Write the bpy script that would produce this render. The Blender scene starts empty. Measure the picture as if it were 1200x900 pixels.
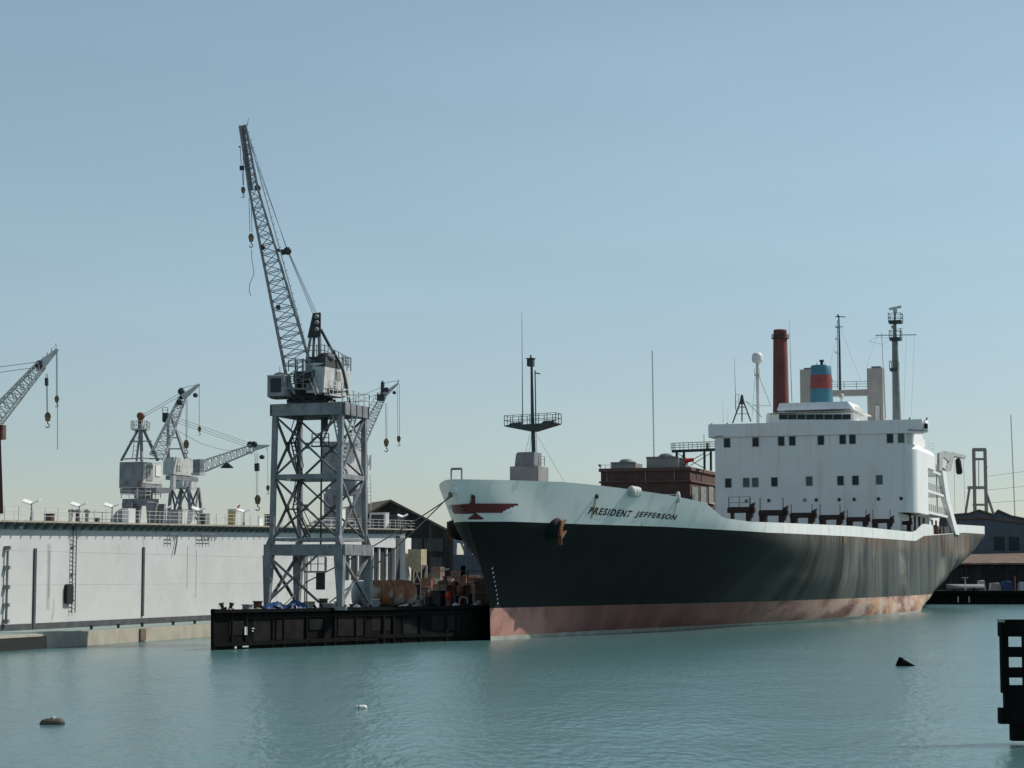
import bpy, bmesh, math, random
from math import sin, cos, pi, radians, sqrt, atan2, exp
from mathutils import Vector, Matrix
R = random.Random(7)

# ------------------------------------------------------------------ camera
FPX, HOR, CAMH = 2400.0, 678.0, 4.64          # focal length in px of a 1200 px wide frame, horizon row, eye height
TH = math.atan((HOR - 450) / FPX)
SUN_EL, SUN_AZ = radians(46), radians(21)     # azimuth of the sun, measured from +X towards +Y
scene = bpy.context.scene
COL = scene.collection
cd = bpy.data.cameras.new('camera'); cam = bpy.data.objects.new('camera', cd); COL.objects.link(cam)
cd.sensor_width = 36; cd.lens = 36 * FPX / 1200; cd.clip_start = 0.5; cd.clip_end = 20000
cam.location = (0, 0, CAMH); cam.rotation_euler = (pi / 2 + TH, 0, 0)
scene.camera = cam
# ------------------------------------------------------------------ light
w = bpy.data.worlds.new('World'); scene.world = w; w.use_nodes = True
nt = w.node_tree; nt.nodes.clear()
sky = nt.nodes.new('ShaderNodeTexSky'); sky.sky_type = 'NISHITA'; sky.sun_disc = False
sky.sun_elevation = SUN_EL; sky.sun_rotation = pi / 2 - SUN_AZ
sky.altitude = 0; sky.air_density = 1.0; sky.dust_density = 0.3; sky.ozone_density = 2.6
bg = nt.nodes.new('ShaderNodeBackground'); bg.inputs[1].default_value = 0.124
hs = nt.nodes.new('ShaderNodeHueSaturation'); hs.inputs['Saturation'].default_value = 0.8
out = nt.nodes.new('ShaderNodeOutputWorld')
tint = nt.nodes.new('ShaderNodeMix'); tint.data_type = 'RGBA'; tint.blend_type = 'MULTIPLY'; tint.inputs[0].default_value = 1; tint.inputs[7].default_value = (.95, .97, .93, 1)
wc = nt.nodes.new('ShaderNodeTexCoord'); wx = nt.nodes.new('ShaderNodeSeparateXYZ'); nt.links.new(wc.outputs['Generated'], wx.inputs[0])
wr = nt.nodes.new('ShaderNodeMapRange'); wr.interpolation_type = 'SMOOTHSTEP'; wr.inputs[1].default_value = -.02; wr.inputs[2].default_value = .26; nt.links.new(wx.outputs[2], wr.inputs[0])
wm = nt.nodes.new('ShaderNodeMix'); wm.data_type = 'RGBA'; wm.inputs[6].default_value = (.67, .69, .722, 1); wm.inputs[7].default_value = (.865, .922, .832, 1); nt.links.new(wr.outputs[0], wm.inputs[0])
nz = nt.nodes.new('ShaderNodeTexNoise'); nz.inputs['Scale'].default_value = 3.0; nz.inputs['Detail'].default_value = 5
wp = nt.nodes.new('ShaderNodeMapping'); wp.inputs['Scale'].default_value = (1, 1, 7); nt.links.new(wc.outputs['Generated'], wp.inputs[0]); nt.links.new(wp.outputs[0], nz.inputs['Vector'])
nr = nt.nodes.new('ShaderNodeMapRange'); nr.inputs[1].default_value = .35; nr.inputs[2].default_value = .75; nr.inputs[3].default_value = .975; nr.inputs[4].default_value = 1.035; nt.links.new(nz.outputs['Fac'], nr.inputs[0])
wv_ = nt.nodes.new('ShaderNodeVectorMath'); wv_.operation = 'SCALE'; nt.links.new(wm.outputs[2], wv_.inputs[0]); nt.links.new(nr.outputs[0], wv_.inputs['Scale'])
nt.links.new(wv_.outputs[0], tint.inputs[7])
nt.links.new(sky.outputs[0], hs.inputs['Color']); nt.links.new(hs.outputs[0], tint.inputs[6]); nt.links.new(tint.outputs[2], bg.inputs[0]); nt.links.new(bg.outputs[0], out.inputs[0])
sl = bpy.data.lights.new('sun', 'SUN'); sl.energy = 3.9; sl.angle = radians(0.53); sl.color = (1, 0.95, 0.86)
so = bpy.data.objects.new('sun', sl); COL.objects.link(so)
sd = Vector((cos(SUN_EL) * cos(SUN_AZ), cos(SUN_EL) * sin(SUN_AZ), sin(SUN_EL)))
so.rotation_euler = sd.to_track_quat('Z', 'Y').to_euler(); so.location = sd * 300
scene.view_settings.view_transform = 'Standard'; scene.view_settings.look = 'None'
scene.view_settings.exposure = 0.0; scene.view_settings.gamma = 1.0
scene.view_settings.use_curve_mapping = False
scene.cycles.max_bounces = 5

# ------------------------------------------------------------------ where a picture point lies in the place
def ray(px, py):
    cu, cv = (px - 600) / FPX, (450 - py) / FPX
    return Vector((cu, cos(TH) - cv * sin(TH), sin(TH) + cv * cos(TH)))
def at(px, py, D):
    d = ray(px, py); k = D / d.y
    return Vector((d.x * k, D, CAMH + d.z * k))
def ground(px, py, z=0.0):
    d = ray(px, py); k = (z - CAMH) / d.z
    return Vector((d.x * k, d.y * k, z))
def onp(px, py, P0, n):
    d = ray(px, py); O = Vector((0, 0, CAMH)); n = Vector(n)
    return O + d * ((Vector(P0) - O).dot(n) / d.dot(n))
def V(*a): return Vector(a)

# ------------------------------------------------------------------ materials
MATS = {}
def paint(name, col, col2=None, scale=1.5, rough=0.55, metal=0.0, streak=None, scol=None, samt=0.0, rust=0.0, rcol=(.16, .07, .03), bump=0.0, sscale=1.0, spec=0.4):
    m = bpy.data.materials.new(name); m.use_nodes = True; t = m.node_tree; L = t.links.new
    b = t.nodes['Principled BSDF']; b.inputs['Roughness'].default_value = rough; b.inputs['Metallic'].default_value = metal
    b.inputs['Specular IOR Level'].default_value = spec
    tc = t.nodes.new('ShaderNodeTexCoord')
    if col2 is None: col2 = tuple(c * 0.72 for c in col)
    n = t.nodes.new('ShaderNodeTexNoise'); n.inputs['Scale'].default_value = scale; n.inputs['Detail'].default_value = 6
    L(tc.outputs['Object'], n.inputs['Vector'])
    def ramp(src, a, c):
        r = t.nodes.new('ShaderNodeMapRange'); r.inputs[1].default_value = a; r.inputs[2].default_value = c
        L(src, r.inputs[0]); return r.outputs[0]
    def mix(f, A, B, fac=1.0):
        x = t.nodes.new('ShaderNodeMix'); x.data_type = 'RGBA'
        if fac != 1.0:
            mu = t.nodes.new('ShaderNodeMath'); mu.operation = 'MULTIPLY'; mu.inputs[1].default_value = fac; L(f, mu.inputs[0]); f = mu.outputs[0]
        L(f, x.inputs[0])
        for s, k in ((A, 6), (B, 7)):
            if isinstance(s, tuple): x.inputs[k].default_value = (*s, 1)
            else: L(s, x.inputs[k])
        return x.outputs[2]
    c = mix(ramp(n.outputs['Fac'], .35, .68), tuple(col), tuple(col2))
    if streak:
        mp = t.nodes.new('ShaderNodeMapping'); mp.inputs['Scale'].default_value = streak; L(tc.outputs['Object'], mp.inputs[0])
        n2 = t.nodes.new('ShaderNodeTexNoise'); n2.inputs['Scale'].default_value = sscale; n2.inputs['Detail'].default_value = 5
        L(mp.outputs[0], n2.inputs['Vector'])
        c = mix(ramp(n2.outputs['Fac'], .52, .72), c, tuple(scol), samt)
    if rust:
        mp = t.nodes.new('ShaderNodeMapping'); mp.inputs['Scale'].default_value = (1, 1, .45); L(tc.outputs['Object'], mp.inputs[0])
        n3 = t.nodes.new('ShaderNodeTexNoise'); n3.inputs['Scale'].default_value = scale * 2.3; n3.inputs['Detail'].default_value = 8
        L(mp.outputs[0], n3.inputs['Vector'])
        c = mix(ramp(n3.outputs['Fac'], .66 - .22 * rust, .74 - .18 * rust), c, tuple(rcol), min(1, .5 + rust))
    L(c, b.inputs['Base Color'])
    if bump:
        bp = t.nodes.new('ShaderNodeBump'); bp.inputs['Strength'].default_value = bump; bp.inputs['Distance'].default_value = .05
        L(n.outputs['Fac'], bp.inputs['Height']); L(bp.outputs[0], b.inputs['Normal'])
    MATS[name] = m; m['mix'] = 1
    return m
white = paint('white_paint', (.80, .80, .77), (.70, .71, .69), .5, .45, streak=(1.2, 1.2, .08), scol=(.55, .42, .30), samt=.22)
housew = paint('deckhouse_white', (.84, .84, .82), (.79, .79, .77), .25, .5, streak=(.9, .9, .06), scol=(.60, .50, .40), samt=.34, bump=.35, sscale=1.6)
dockw = paint('dock_grey_paint', (.575, .585, .575), (.52, .53, .525), .35, .7, streak=(.10, .9, .9), scol=(.51, .515, .50), samt=.6, rust=.04, rcol=(.30, .24, .20))
steel = paint('grey_crane_paint', (.255, .27, .285), (.165, .175, .185), 1.2, .55, rust=.32, rcol=(.13, .08, .06), streak=(3, 3, .25), scol=(.14, .125, .11), samt=.6)
steell = paint('pale_crane_paint', (.60, .60, .58), (.48, .485, .47), 1.4, .55, rust=.22, rcol=(.22, .14, .10), streak=(3, 3, .2), scol=(.28, .22, .18), samt=.5)
dsteel = paint('dark_steel', (.045, .05, .055), (.025, .028, .03), 2, .6, rust=.2)
cable = paint('wire_rope', (.05, .05, .05), None, 3, .7)
rope = paint('mooring_rope', (.22, .20, .17), None, 3, .9)
rustm = paint('rusty_steel', (.20, .085, .04), (.11, .05, .03), 1.6, .8, rust=.3, rcol=(.30, .14, .07))
frame_m = paint('oxidised_frame_paint', (.05, .025, .02), (.03, .02, .018), 2, .7)
timber = paint('tarred_timber', (.009, .0085, .008), (.006, .006, .006), 1.2, .9, streak=(2.2, 2.2, .25), scol=(.016, .015, .015), samt=.6, bump=.4, spec=.08)
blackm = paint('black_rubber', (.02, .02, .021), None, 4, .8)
concrete = paint('pontoon_concrete', (.46, .42, .34), (.36, .33, .27), .8, .9, streak=(1, 1, .2), scol=(.30, .28, .22), samt=.5, bump=.2)
greend = paint('algae_steel', (.24, .30, .27), (.19, .25, .23), 1.0, .8)
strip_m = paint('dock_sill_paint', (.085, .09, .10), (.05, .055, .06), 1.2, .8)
land_m = paint('quay_asphalt', (.06, .058, .055), (.045, .044, .042), .3, .95)
brick = paint('brick_red', (.125, .074, .060), (.09, .052, .043), .7, .9, rust=.1, rcol=(.10, .05, .04))
stack_m = paint('chimney_brick', (.235, .078, .070), (.18, .062, .056), .25, .9, streak=(.5, .5, .05), scol=(.30, .15, .12), samt=.5)
shed_m = paint('shed_boarding', (.040, .033, .030), (.022, .018, .017), .5, .9, streak=(1.6, 1.6, .05), scol=(.11, .095, .085), samt=.7)
roof_m = paint('rusty_roof', (.17, .12, .09), (.12, .085, .065), .5, .9, streak=(.8, .2, .8), scol=(.25, .19, .14), samt=.5)
bluew = paint('blue_grey_siding', (.115, .135, .16), (.09, .11, .13), .3, .85, streak=(1.5, 1.5, .1), scol=(.15, .17, .19), samt=.5)
vent_m = paint('vent_sheet_grey', (.30, .30, .28), (.24, .24, .23), 1, .7)
beige = paint('beige_tank_paint', (.50, .43, .30), (.40, .33, .22), 1.5, .7, rust=.25)
tanlit = paint('tan_steel', (.42, .38, .31), None, 1.2, .7, rust=.2)
tarp = paint('blue_tarpaulin', (.018, .065, .17), (.012, .045, .13), 3, .45, bump=.6)
glass = paint('window_glass', (.012, .035, .04), (.008, .02, .024), .3, .2, spec=.2)
glass2 = paint('curtained_glass', (.07, .15, .14), (.05, .10, .10), .3, .2, spec=.2)
fblue = paint('funnel_blue', (.045, .17, .235), (.038, .145, .20), .8, .45)
fred = paint('funnel_red', (.24, .05, .045), (.19, .04, .035), .8, .5)
emblem_m = paint('emblem_dark_red', (.13, .016, .02), (.10, .013, .017), 1, .6)
letter_m = paint('black_lettering', (.012, .012, .014), None, 2, .6)
postg = paint('kingpost_grey', (.36, .35, .32), (.30, .29, .27), .6, .7, streak=(2, 2, .1), scol=(.33, .24, .16), samt=.5)
mastd = paint('mast_dark_green', (.045, .065, .065), None, 1, .6)
mastg = paint('mast_grey_green', (.20, .23, .22), None, 1, .6)
redm = paint('red_plastic', (.65, .04, .03), None, 2, .6)
yellow = paint('yellow_paint', (.50, .34, .06), None, 2, .6, rust=.2)
hooky = paint('hook_block_ochre', (.24, .16, .075), (.08, .06, .04), 2, .6)
bluefar = paint('hazy_blue_steel', (.10, .115, .145), (.08, .092, .115), .5, .7)  # haze of the distance mixed into the colour
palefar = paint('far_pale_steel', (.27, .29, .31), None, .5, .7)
maroon = paint('maroon_steel', (.10, .03, .03), None, 1, .7)
pinkr = paint('primer_pink', (.25, .11, .085), (.18, .075, .06), 1.5, .7, rust=.2)

def hull_material():
    m = bpy.data.materials.new('hull_dark_paint'); m.use_nodes = True; t = m.node_tree; L = t.links.new; N = t.nodes.new
    b = t.nodes['Principled BSDF']; b.inputs['Roughness'].default_value = .7; b.inputs['Specular IOR Level'].default_value = .12
    tc = N('ShaderNodeTexCoord')
    def noise(sc, scale=1.0, det=5):
        mp = N('ShaderNodeMapping'); mp.inputs['Scale'].default_value = sc; L(tc.outputs['Object'], mp.inputs[0])
        n = N('ShaderNodeTexNoise'); n.inputs['Scale'].default_value = scale; n.inputs['Detail'].default_value = det
        L(mp.outputs[0], n.inputs['Vector']); return n.outputs['Fac']
    def rng(s, a, c, o0=0, o1=1):
        r = N('ShaderNodeMapRange'); r.interpolation_type = 'SMOOTHSTEP'
        for i, v in ((1, a), (2, c), (3, o0), (4, o1)): r.inputs[i].default_value = v
        L(s, r.inputs[0]); return r.outputs[0]
    def mul(a, c):
        x = N('ShaderNodeMath'); x.operation = 'MULTIPLY'; L(a, x.inputs[0])
        if isinstance(c, float): x.inputs[1].default_value = c
        else: L(c, x.inputs[1])
        return x.outputs[0]
    def mix(f, A, B):
        x = N('ShaderNodeMix'); x.data_type = 'RGBA'; L(f, x.inputs[0])
        for s, k in ((A, 6), (B, 7)):
            if isinstance(s, tuple): x.inputs[k].default_value = (*s, 1)
            else: L(s, x.inputs[k])
        return x.outputs[2]
    sx = N('ShaderNodeSeparateXYZ'); L(tc.outputs['Object'], sx.inputs[0])
    worn = rng(sx.outputs[0], 30, 90, .0, 1)      # the paint is chalkier and more streaked amidships and aft
    c = mix(rng(noise((.3, .3, .12)), .35, .7), (.0085, .0125, .0118), (.0125, .017, .016))
    st1 = noise((.16, .05, .03), 1.0, 6); st2 = noise((.45, .12, .05), 1.0, 6); st3 = noise((.07, .03, .04), 1.0, 4); pat = noise((.04, .02, .22), 1.0, 4); low = rng(sx.outputs[2], 2.4, 5.2, .45, 1.0)
    grn = mix(rng(st2, .25, .75), (.066, .086, .080), (.105, .120, .108))
    c = mix(mul(rng(st1, .30, .62), worn), c, grn)
    c = mix(mul(mul(mul(rng(st3, .44, .62), rng(pat, .30, .60)), worn), low), c, (.215, .232, .195))
    c = mix(mul(mul(mul(rng(st2, .46, .66), rng(st3, .36, .52)), worn), .38), c, (.16, .14, .115))
    c = mix(mul(mul(rng(noise((.22, .08, .045), 1.7, 6), .50, .66), worn), .8), c, (.035, .052, .058))
    rs = mul(rng(noise((.8, .3, .10), 1.0, 6), .60, .74), worn)
    c = mix(mul(rs, .45), c, (.18, .10, .06))
    up = rng(sx.outputs[2], 7.2, 9.6)
    c = mix(mul(mul(rng(noise((.9, .3, .12), 1.0, 6), .44, .62), up), worn), c, (.22, .13, .085))
    # faint horizontal plate seams
    wv = N('ShaderNodeTexWave'); wv.wave_type = 'BANDS'; wv.bands_direction = 'Z'; wv.inputs['Scale'].default_value = .17
    L(tc.outputs['Object'], wv.inputs['Vector'])
    c = mix(mul(rng(wv.outputs['Fac'], .996, 1.0), .18), c, (.02, .025, .024))
    L(c, b.inputs['Base Color'])
    bp = N('ShaderNodeBump'); bp.inputs['Strength'].default_value = .25; bp.inputs['Distance'].default_value = .12
    L(noise((.35, .35, .25), 1.0, 2), bp.inputs['Height']); L(bp.outputs[0], b.inputs['Normal'])
    return m
hull_m = hull_material()
def boot_material():
    m = paint('boot_red_paint', (.16, .055, .048), (.23, .105, .09), .22, .75, streak=(.35, .2, .10), scol=(.33, .14, .07), samt=.7, rust=.3, rcol=(.12, .075, .07))
    t = m.node_tree; L = t.links.new; N = t.nodes.new; b = t.nodes['Principled BSDF']; src = b.inputs['Base Color'].links[0].from_socket
    tc = N('ShaderNodeTexCoord'); sx = N('ShaderNodeSeparateXYZ'); L(tc.outputs['Object'], sx.inputs[0])
    def noise(sc, k, d):
        mp = N('ShaderNodeMapping'); mp.inputs['Scale'].default_value = sc; L(tc.outputs['Object'], mp.inputs[0]); n = N('ShaderNodeTexNoise'); n.inputs['Scale'].default_value = k; n.inputs['Detail'].default_value = d; L(mp.outputs[0], n.inputs['Vector']); return n.outputs['Fac']
    def rng(s_, a, c, o=1.0):
        r = N('ShaderNodeMapRange'); r.interpolation_type = 'SMOOTHSTEP'; r.inputs[1].default_value = a; r.inputs[2].default_value = c; r.inputs[4].default_value = o; L(s_, r.inputs[0]); return r.outputs[0]
    def mul(a, c): x = N('ShaderNodeMath'); x.operation = 'MULTIPLY'; L(a, x.inputs[0]); L(c, x.inputs[1]); return x.outputs[0]
    def mix(f, A, B):
        x = N('ShaderNodeMix'); x.data_type = 'RGBA'; L(f, x.inputs[0]); L(A, x.inputs[6]); x.inputs[7].default_value = (*B, 1); return x.outputs[2]
    aft = rng(sx.outputs[0], 35, 110)
    c = mix(mul(rng(noise((.12, .06, .5), 1.0, 5), .36, .6), aft), src, (.62, .45, .36))
    c = mix(mul(rng(noise((.10, .05, .22), 1.7, 5), .5, .66), aft), c, (.58, .31, .16))
    c = mix(mul(rng(noise((.5, .3, .9), 1.3, 6), .56, .68), aft), c, (.28, .15, .13))
    stem = N('ShaderNodeMapRange'); stem.inputs[1].default_value = 16; stem.inputs[2].default_value = 8; L(sx.outputs[0], stem.inputs[0])  # sunlit patch near the stem, painted into the colour
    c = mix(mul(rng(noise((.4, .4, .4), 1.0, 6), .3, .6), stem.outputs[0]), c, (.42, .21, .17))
    L(c, b.inputs['Base Color']); return m
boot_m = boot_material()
scum_m = paint('waterline_scum', (.44, .43, .37), (.30, .30, .26), .6, .8)
strake_m = paint('bulwark_white', (.80, .825, .795), (.74, .765, .735), .3, .45, streak=(.9, .9, .07), scol=(.42, .34, .22), samt=.25, rust=.02, rcol=(.35, .22, .12))

def water_material():
    m = bpy.data.materials.new('harbour_water'); m.use_nodes = True; t = m.node_tree; L = t.links.new; N = t.nodes.new
    b = t.nodes['Principled BSDF']; b.inputs['Roughness'].default_value = .2; b.inputs['IOR'].default_value = 1.33
    b.inputs['Base Color'].default_value = (.074, .160, .163, 1)
    tc = N('ShaderNodeTexCoord')
    def noise(sc, scale, det, w=0):
        mp = N('ShaderNodeMapping'); mp.inputs['Scale'].default_value = sc; mp.inputs['Rotation'].default_value = (0, 0, radians(w)); L(tc.outputs['Object'], mp.inputs[0])
        n = N('ShaderNodeTexNoise'); n.inputs['Scale'].default_value = scale; n.inputs['Detail'].default_value = det
        L(mp.outputs[0], n.inputs['Vector']); return n.outputs['Fac']
    a = noise((2.6, .8, 1), 1.2, 3, 6); c = noise((.9, .30, 1), .5, 3, -8); g = noise((.25, 1, 1), .035, 3, 4)
    ad = N('ShaderNodeMath'); ad.operation = 'MULTIPLY_ADD'; L(c, ad.inputs[0]); ad.inputs[1].default_value = 1.6; L(a, ad.inputs[2])
    # gusts: patches of rougher and calmer water
    r = N('ShaderNodeMapRange'); r.inputs[1].default_value = .38; r.inputs[2].default_value = .62; r.inputs[3].default_value = .5; r.inputs[4].default_value = 1.0; L(g, r.inputs[0])
    mu = N('ShaderNodeMath'); mu.operation = 'MULTIPLY'; L(ad.outputs[0], mu.inputs[0]); L(r.outputs[0], mu.inputs[1])
    bp = N('ShaderNodeBump'); bp.inputs['Strength'].default_value = 1.0; bp.inputs['Distance'].default_value = .095
    L(mu.outputs[0], bp.inputs['Height']); L(bp.outputs[0], b.inputs['Normal'])
    return m
water_m = water_material()

# ------------------------------------------------------------------ mesh building
ROOT = {}
class MB:
    def __init__(s): s.v = []; s.f = []; s.mi = []; s.cur = 0; s.sm = []; s.smooth = False
    def _add(s, vs, fs, smooth=None):
        o = len(s.v); s.v += [Vector(p) for p in vs]
        for f in fs: s.f.append([o + i for i in f]); s.mi.append(s.cur); s.sm.append(s.smooth if smooth is None else smooth)
    def hexa(s, b, t):        # four bottom and four top corners
        s._add(list(b) + list(t), [(3, 2, 1, 0), (4, 5, 6, 7), (0, 1, 5, 4), (1, 2, 6, 5), (2, 3, 7, 6), (3, 0, 4, 7)], False)
    def box(s, a, b):
        x0, y0, z0 = a; x1, y1, z1 = b
        s.hexa([V(x0, y0, z0), V(x1, y0, z0), V(x1, y1, z0), V(x0, y1, z0)], [V(x0, y0, z1), V(x1, y0, z1), V(x1, y1, z1), V(x0, y1, z1)])
    def prism(s, pts, vec):
        n = len(pts); vec = Vector(vec); pts = [Vector(p) for p in pts]
        s._add(pts + [p + vec for p in pts], [tuple(range(n - 1, -1, -1)), tuple(range(n, 2 * n))] + [(i, (i + 1) % n, n + (i + 1) % n, n + i) for i in range(n)], False)
    def beam(s, p, q, w, h=None, up=V(0, 0, 1)):
        p, q = Vector(p), Vector(q); h = h or w; d = (q - p).normalized(); up = Vector(up)
        if abs(d.dot(up)) > .98: up = V(.32, .95, 0)
        x = d.cross(up).normalized() * w / 2; y = x.cross(d).normalized() * h / 2
        s.hexa([p - x - y, p + x - y, p + x + y, p - x + y], [q - x - y, q + x - y, q + x + y, q - x + y])
    def tube(s, p, q, r, r2=None, n=8, caps=True):
        p, q = Vector(p), Vector(q); r2 = r if r2 is None else r2; d = (q - p).normalized()
        x = d.orthogonal().normalized(); y = d.cross(x)
        vs = [p + (x * cos(2 * pi * i / n) + y * sin(2 * pi * i / n)) * r for i in range(n)] + [q + (x * cos(2 * pi * i / n) + y * sin(2 * pi * i / n)) * r2 for i in range(n)]
        s._add(vs, [(i, (i + 1) % n, n + (i + 1) % n, n + i) for i in range(n)], n > 6)
        if caps: s._add(vs, [tuple(range(n - 1, -1, -1)), tuple(range(n, 2 * n))], False)
    def path(s, pts, r, n=6):
        for a, b in zip(pts, pts[1:]): s.tube(a, b, r, n=n)
    def lathe(s, prof, c, n=24, axis=V(0, 0, 1)):
        c = Vector(c); axis = Vector(axis).normalized(); x = axis.orthogonal().normalized(); y = axis.cross(x); m = len(prof)
        vs = [c + axis * z + (x * cos(2 * pi * i / n) + y * sin(2 * pi * i / n)) * max(r, 1e-4) for r, z in prof for i in range(n)]
        s._add(vs, [(k * n + i, k * n + (i + 1) % n, (k + 1) * n + (i + 1) % n, (k + 1) * n + i) for k in range(m - 1) for i in range(n)], True)
        s._add(vs[:n], [tuple(range(n))], False); s._add(vs[-n:], [tuple(range(n))], False)
    def grid(s, rows, smooth=True):
        n = len(rows[0]); s._add([p for r in rows for p in r], [(k * n + i, k * n + i + 1, (k + 1) * n + i + 1, (k + 1) * n + i) for k in range(len(rows) - 1) for i in range(n - 1)], smooth)
    def face(s, pts): s._add(pts, [tuple(range(len(pts)))], False)
    def rail(s, pts, h=1.0, step=1.5, r=.025, bars=3):
        for a, b in zip(pts, pts[1:]):
            a, b = Vector(a), Vector(b); n = max(1, round((b - a).length / step))
            for i in range(n + 1):
                p = a.lerp(b, i / n); s.beam(p, p + V(0, 0, h), r * 2)
            for k in range(1, bars + 1): s.beam(a + V(0, 0, h * k / bars), b + V(0, 0, h * k / bars), r * 1.7)
    def ladder(s, a, b, width, side, r=.025, step=.35):
        a, b, side = Vector(a), Vector(b), Vector(side).normalized() * width / 2
        s.beam(a - side, b - side, r * 2); s.beam(a + side, b + side, r * 2)
        n = int((b - a).length / step)
        for i in range(1, n): p = a.lerp(b, i / n); s.beam(p - side, p + side, r * 1.4)
    def lattice(s, p, q, w0, w1, n, ch=.06, br=.04, up=V(0, 0, 1), h0=None, h1=None):
        p, q = Vector(p), Vector(q); d = (q - p).normalized(); x = d.cross(Vector(up)).normalized(); y = x.cross(d)
        h0 = h0 or w0; h1 = h1 or w1
        def c(t, i):
            W = (w0 + (w1 - w0) * t) / 2; H = (h0 + (h1 - h0) * t) / 2
            sx, sy = ((-1, -1), (1, -1), (1, 1), (-1, 1))[i]; return p.lerp(q, t) + x * W * sx + y * H * sy
        for i in range(4): s.beam(c(0, i), c(1, i), ch)
        for k in range(n):
            t0, t1 = k / n, (k + 1) / n
            for i in range(4):
                j = (i + 1) % 4
                s.beam(c(t0, i), c(t0, j), br)
                a, b = (i, j) if k % 2 else (j, i)
                s.beam(c(t0, a), c(t1, b), br)
    def build(s, name, mat, parent=None, loc=None, label=None, kind=None):
        me = bpy.data.meshes.new(name); par = parent
        if parent is not None: o0 = ROOT[parent.name]
        elif loc is not None: o0 = Vector(loc)
        else: o0 = V(0, 0, 0)
        off = o0 if loc is None else Vector(loc)
        me.from_pydata([tuple(p - off) for p in s.v], [], s.f)
        for m in (mat if isinstance(mat, (list, tuple)) else [mat]): me.materials.append(m)
        for i, p in enumerate(me.polygons): p.material_index = s.mi[i]; p.use_smooth = s.sm[i]
        bm = bmesh.new(); bm.from_mesh(me); bmesh.ops.recalc_face_normals(bm, faces=bm.faces); bm.to_mesh(me); bm.free(); me.update()
        o = bpy.data.objects.new(name, me); COL.objects.link(o)
        if parent is not None: o.parent = parent; o.location = off - o0
        else: o.location = off
        ROOT[o.name] = off
        if label: o['label'] = label
        if kind: o['kind'] = kind
        return o
def thing(name, label, cat, loc, group=None, rotz=0):
    o = bpy.data.objects.new(name, None); COL.objects.link(o); o.location = loc; o.rotation_euler = (0, 0, rotz)
    o.empty_display_size = .3; o['label'] = label; o['category'] = cat
    if group: o['group'] = group
    ROOT[o.name] = Vector(loc) if not rotz else V(0, 0, 0)
    return o
def tag(o, label, cat, group=None):
    o['label'] = label; o['category'] = cat
    if group: o['group'] = group
    return o
def twoface(xl, xc, xr, y0, y1, D, al=19, mb=None, ybase=None):
    """upright block seen on its corner: front from column xl to xc, right side from xc to xr, rows y0 (top) to y1 (bottom)"""
    a = radians(al); P = at(xc, y1, D); T = at(xc, y0, D); m = D / FPX
    f = V(cos(a), -sin(a), 0); g = V(sin(a), cos(a), 0)
    w1 = (xc - xl) / ((FPX * cos(a) + (xc - 600) * sin(a)) / D); w2 = (xr - xc) / ((FPX * sin(a) - (xc - 600) * cos(a)) / D)
    base = [P - f * w1, P, P + g * w2, P - f * w1 + g * w2]; h = V(0, 0, T.z - P.z)
    mb = mb or MB(); mb.hexa(base, [p + h for p in base])
    return mb, dict(P=P, T=T, f=f, g=g, w1=w1, w2=w2, h=h.z)
def onface(px0, py0, px1, py1, P0, n, depth=.06, mb=None):
    """a thin plate on a vertical face, standing depth proud of it"""
    n = Vector(n).normalized(); mb = mb or MB()
    q = [onp(x, y, P0, n) for x, y in ((px0, py1), (px1, py1), (px1, py0), (px0, py0))]
    q[1].z = q[0].z; q[2].z = q[3].z; q[3].x, q[3].y = q[0].x, q[0].y; q[2].x, q[2].y = q[1].x, q[1].y
    mb.hexa([p - n * .02 for p in q], [p + n * depth for p in q]); return mb

# ================================================================== SETTING
mb = MB(); mb.face([V(-6000, -300, 0), V(6000, -300, 0), V(6000, 9000, 0), V(-6000, 9000, 0)])
mb.build('water', water_m, kind='structure')

SA = 1.24153                                     # heading of the ship's fore-and-aft line
SO = V(-1.608, 155.48, 0); U = V(cos(SA), sin(SA), 0); W = V(sin(SA), -cos(SA), 0)
def ship_world(s, t, z): return SO + U * s + W * t + V(0, 0, z)
def ST(px, py, t):                                # picture point on a fore-and-aft plane of the ship -> ship (s,t,z)
    q = onp(px, py, SO + W * t, W) - SO; return q.dot(U), q.dot(W), q.z
def SS(px, py, s):
    q = onp(px, py, SO + U * s, U) - SO; return q.dot(U), q.dot(W), q.z
def L3(s, t, z): return V(s, -t, z)               # ship coordinates to the ship root's local axes
def LS(px, py, s): return L3(*SS(px, py, s))
def LT(px, py, t): return L3(*ST(px, py, t))

# land behind: quays the sheds stand on
PZ = 2.45
mb = MB()
mb.prism([V(3, 262, -2), V(30, 262, -2), V(40, 300, -2), V(78, 395, -2), V(78, 8000, -2), V(-5000, 8000, -2), V(-5000, 262, -2)], (0, 0, PZ + 2 - .03))
mb.build('ground', land_m, kind='structure')
mb = MB(); mb.prism([V(78.02, 402, -2), V(5000, 402, -2), V(5000, 8000, -2), V(78.02, 8000, -2)], (0, 0, PZ + 2 - .03))
mb.build('ground', land_m, kind='structure')

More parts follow.
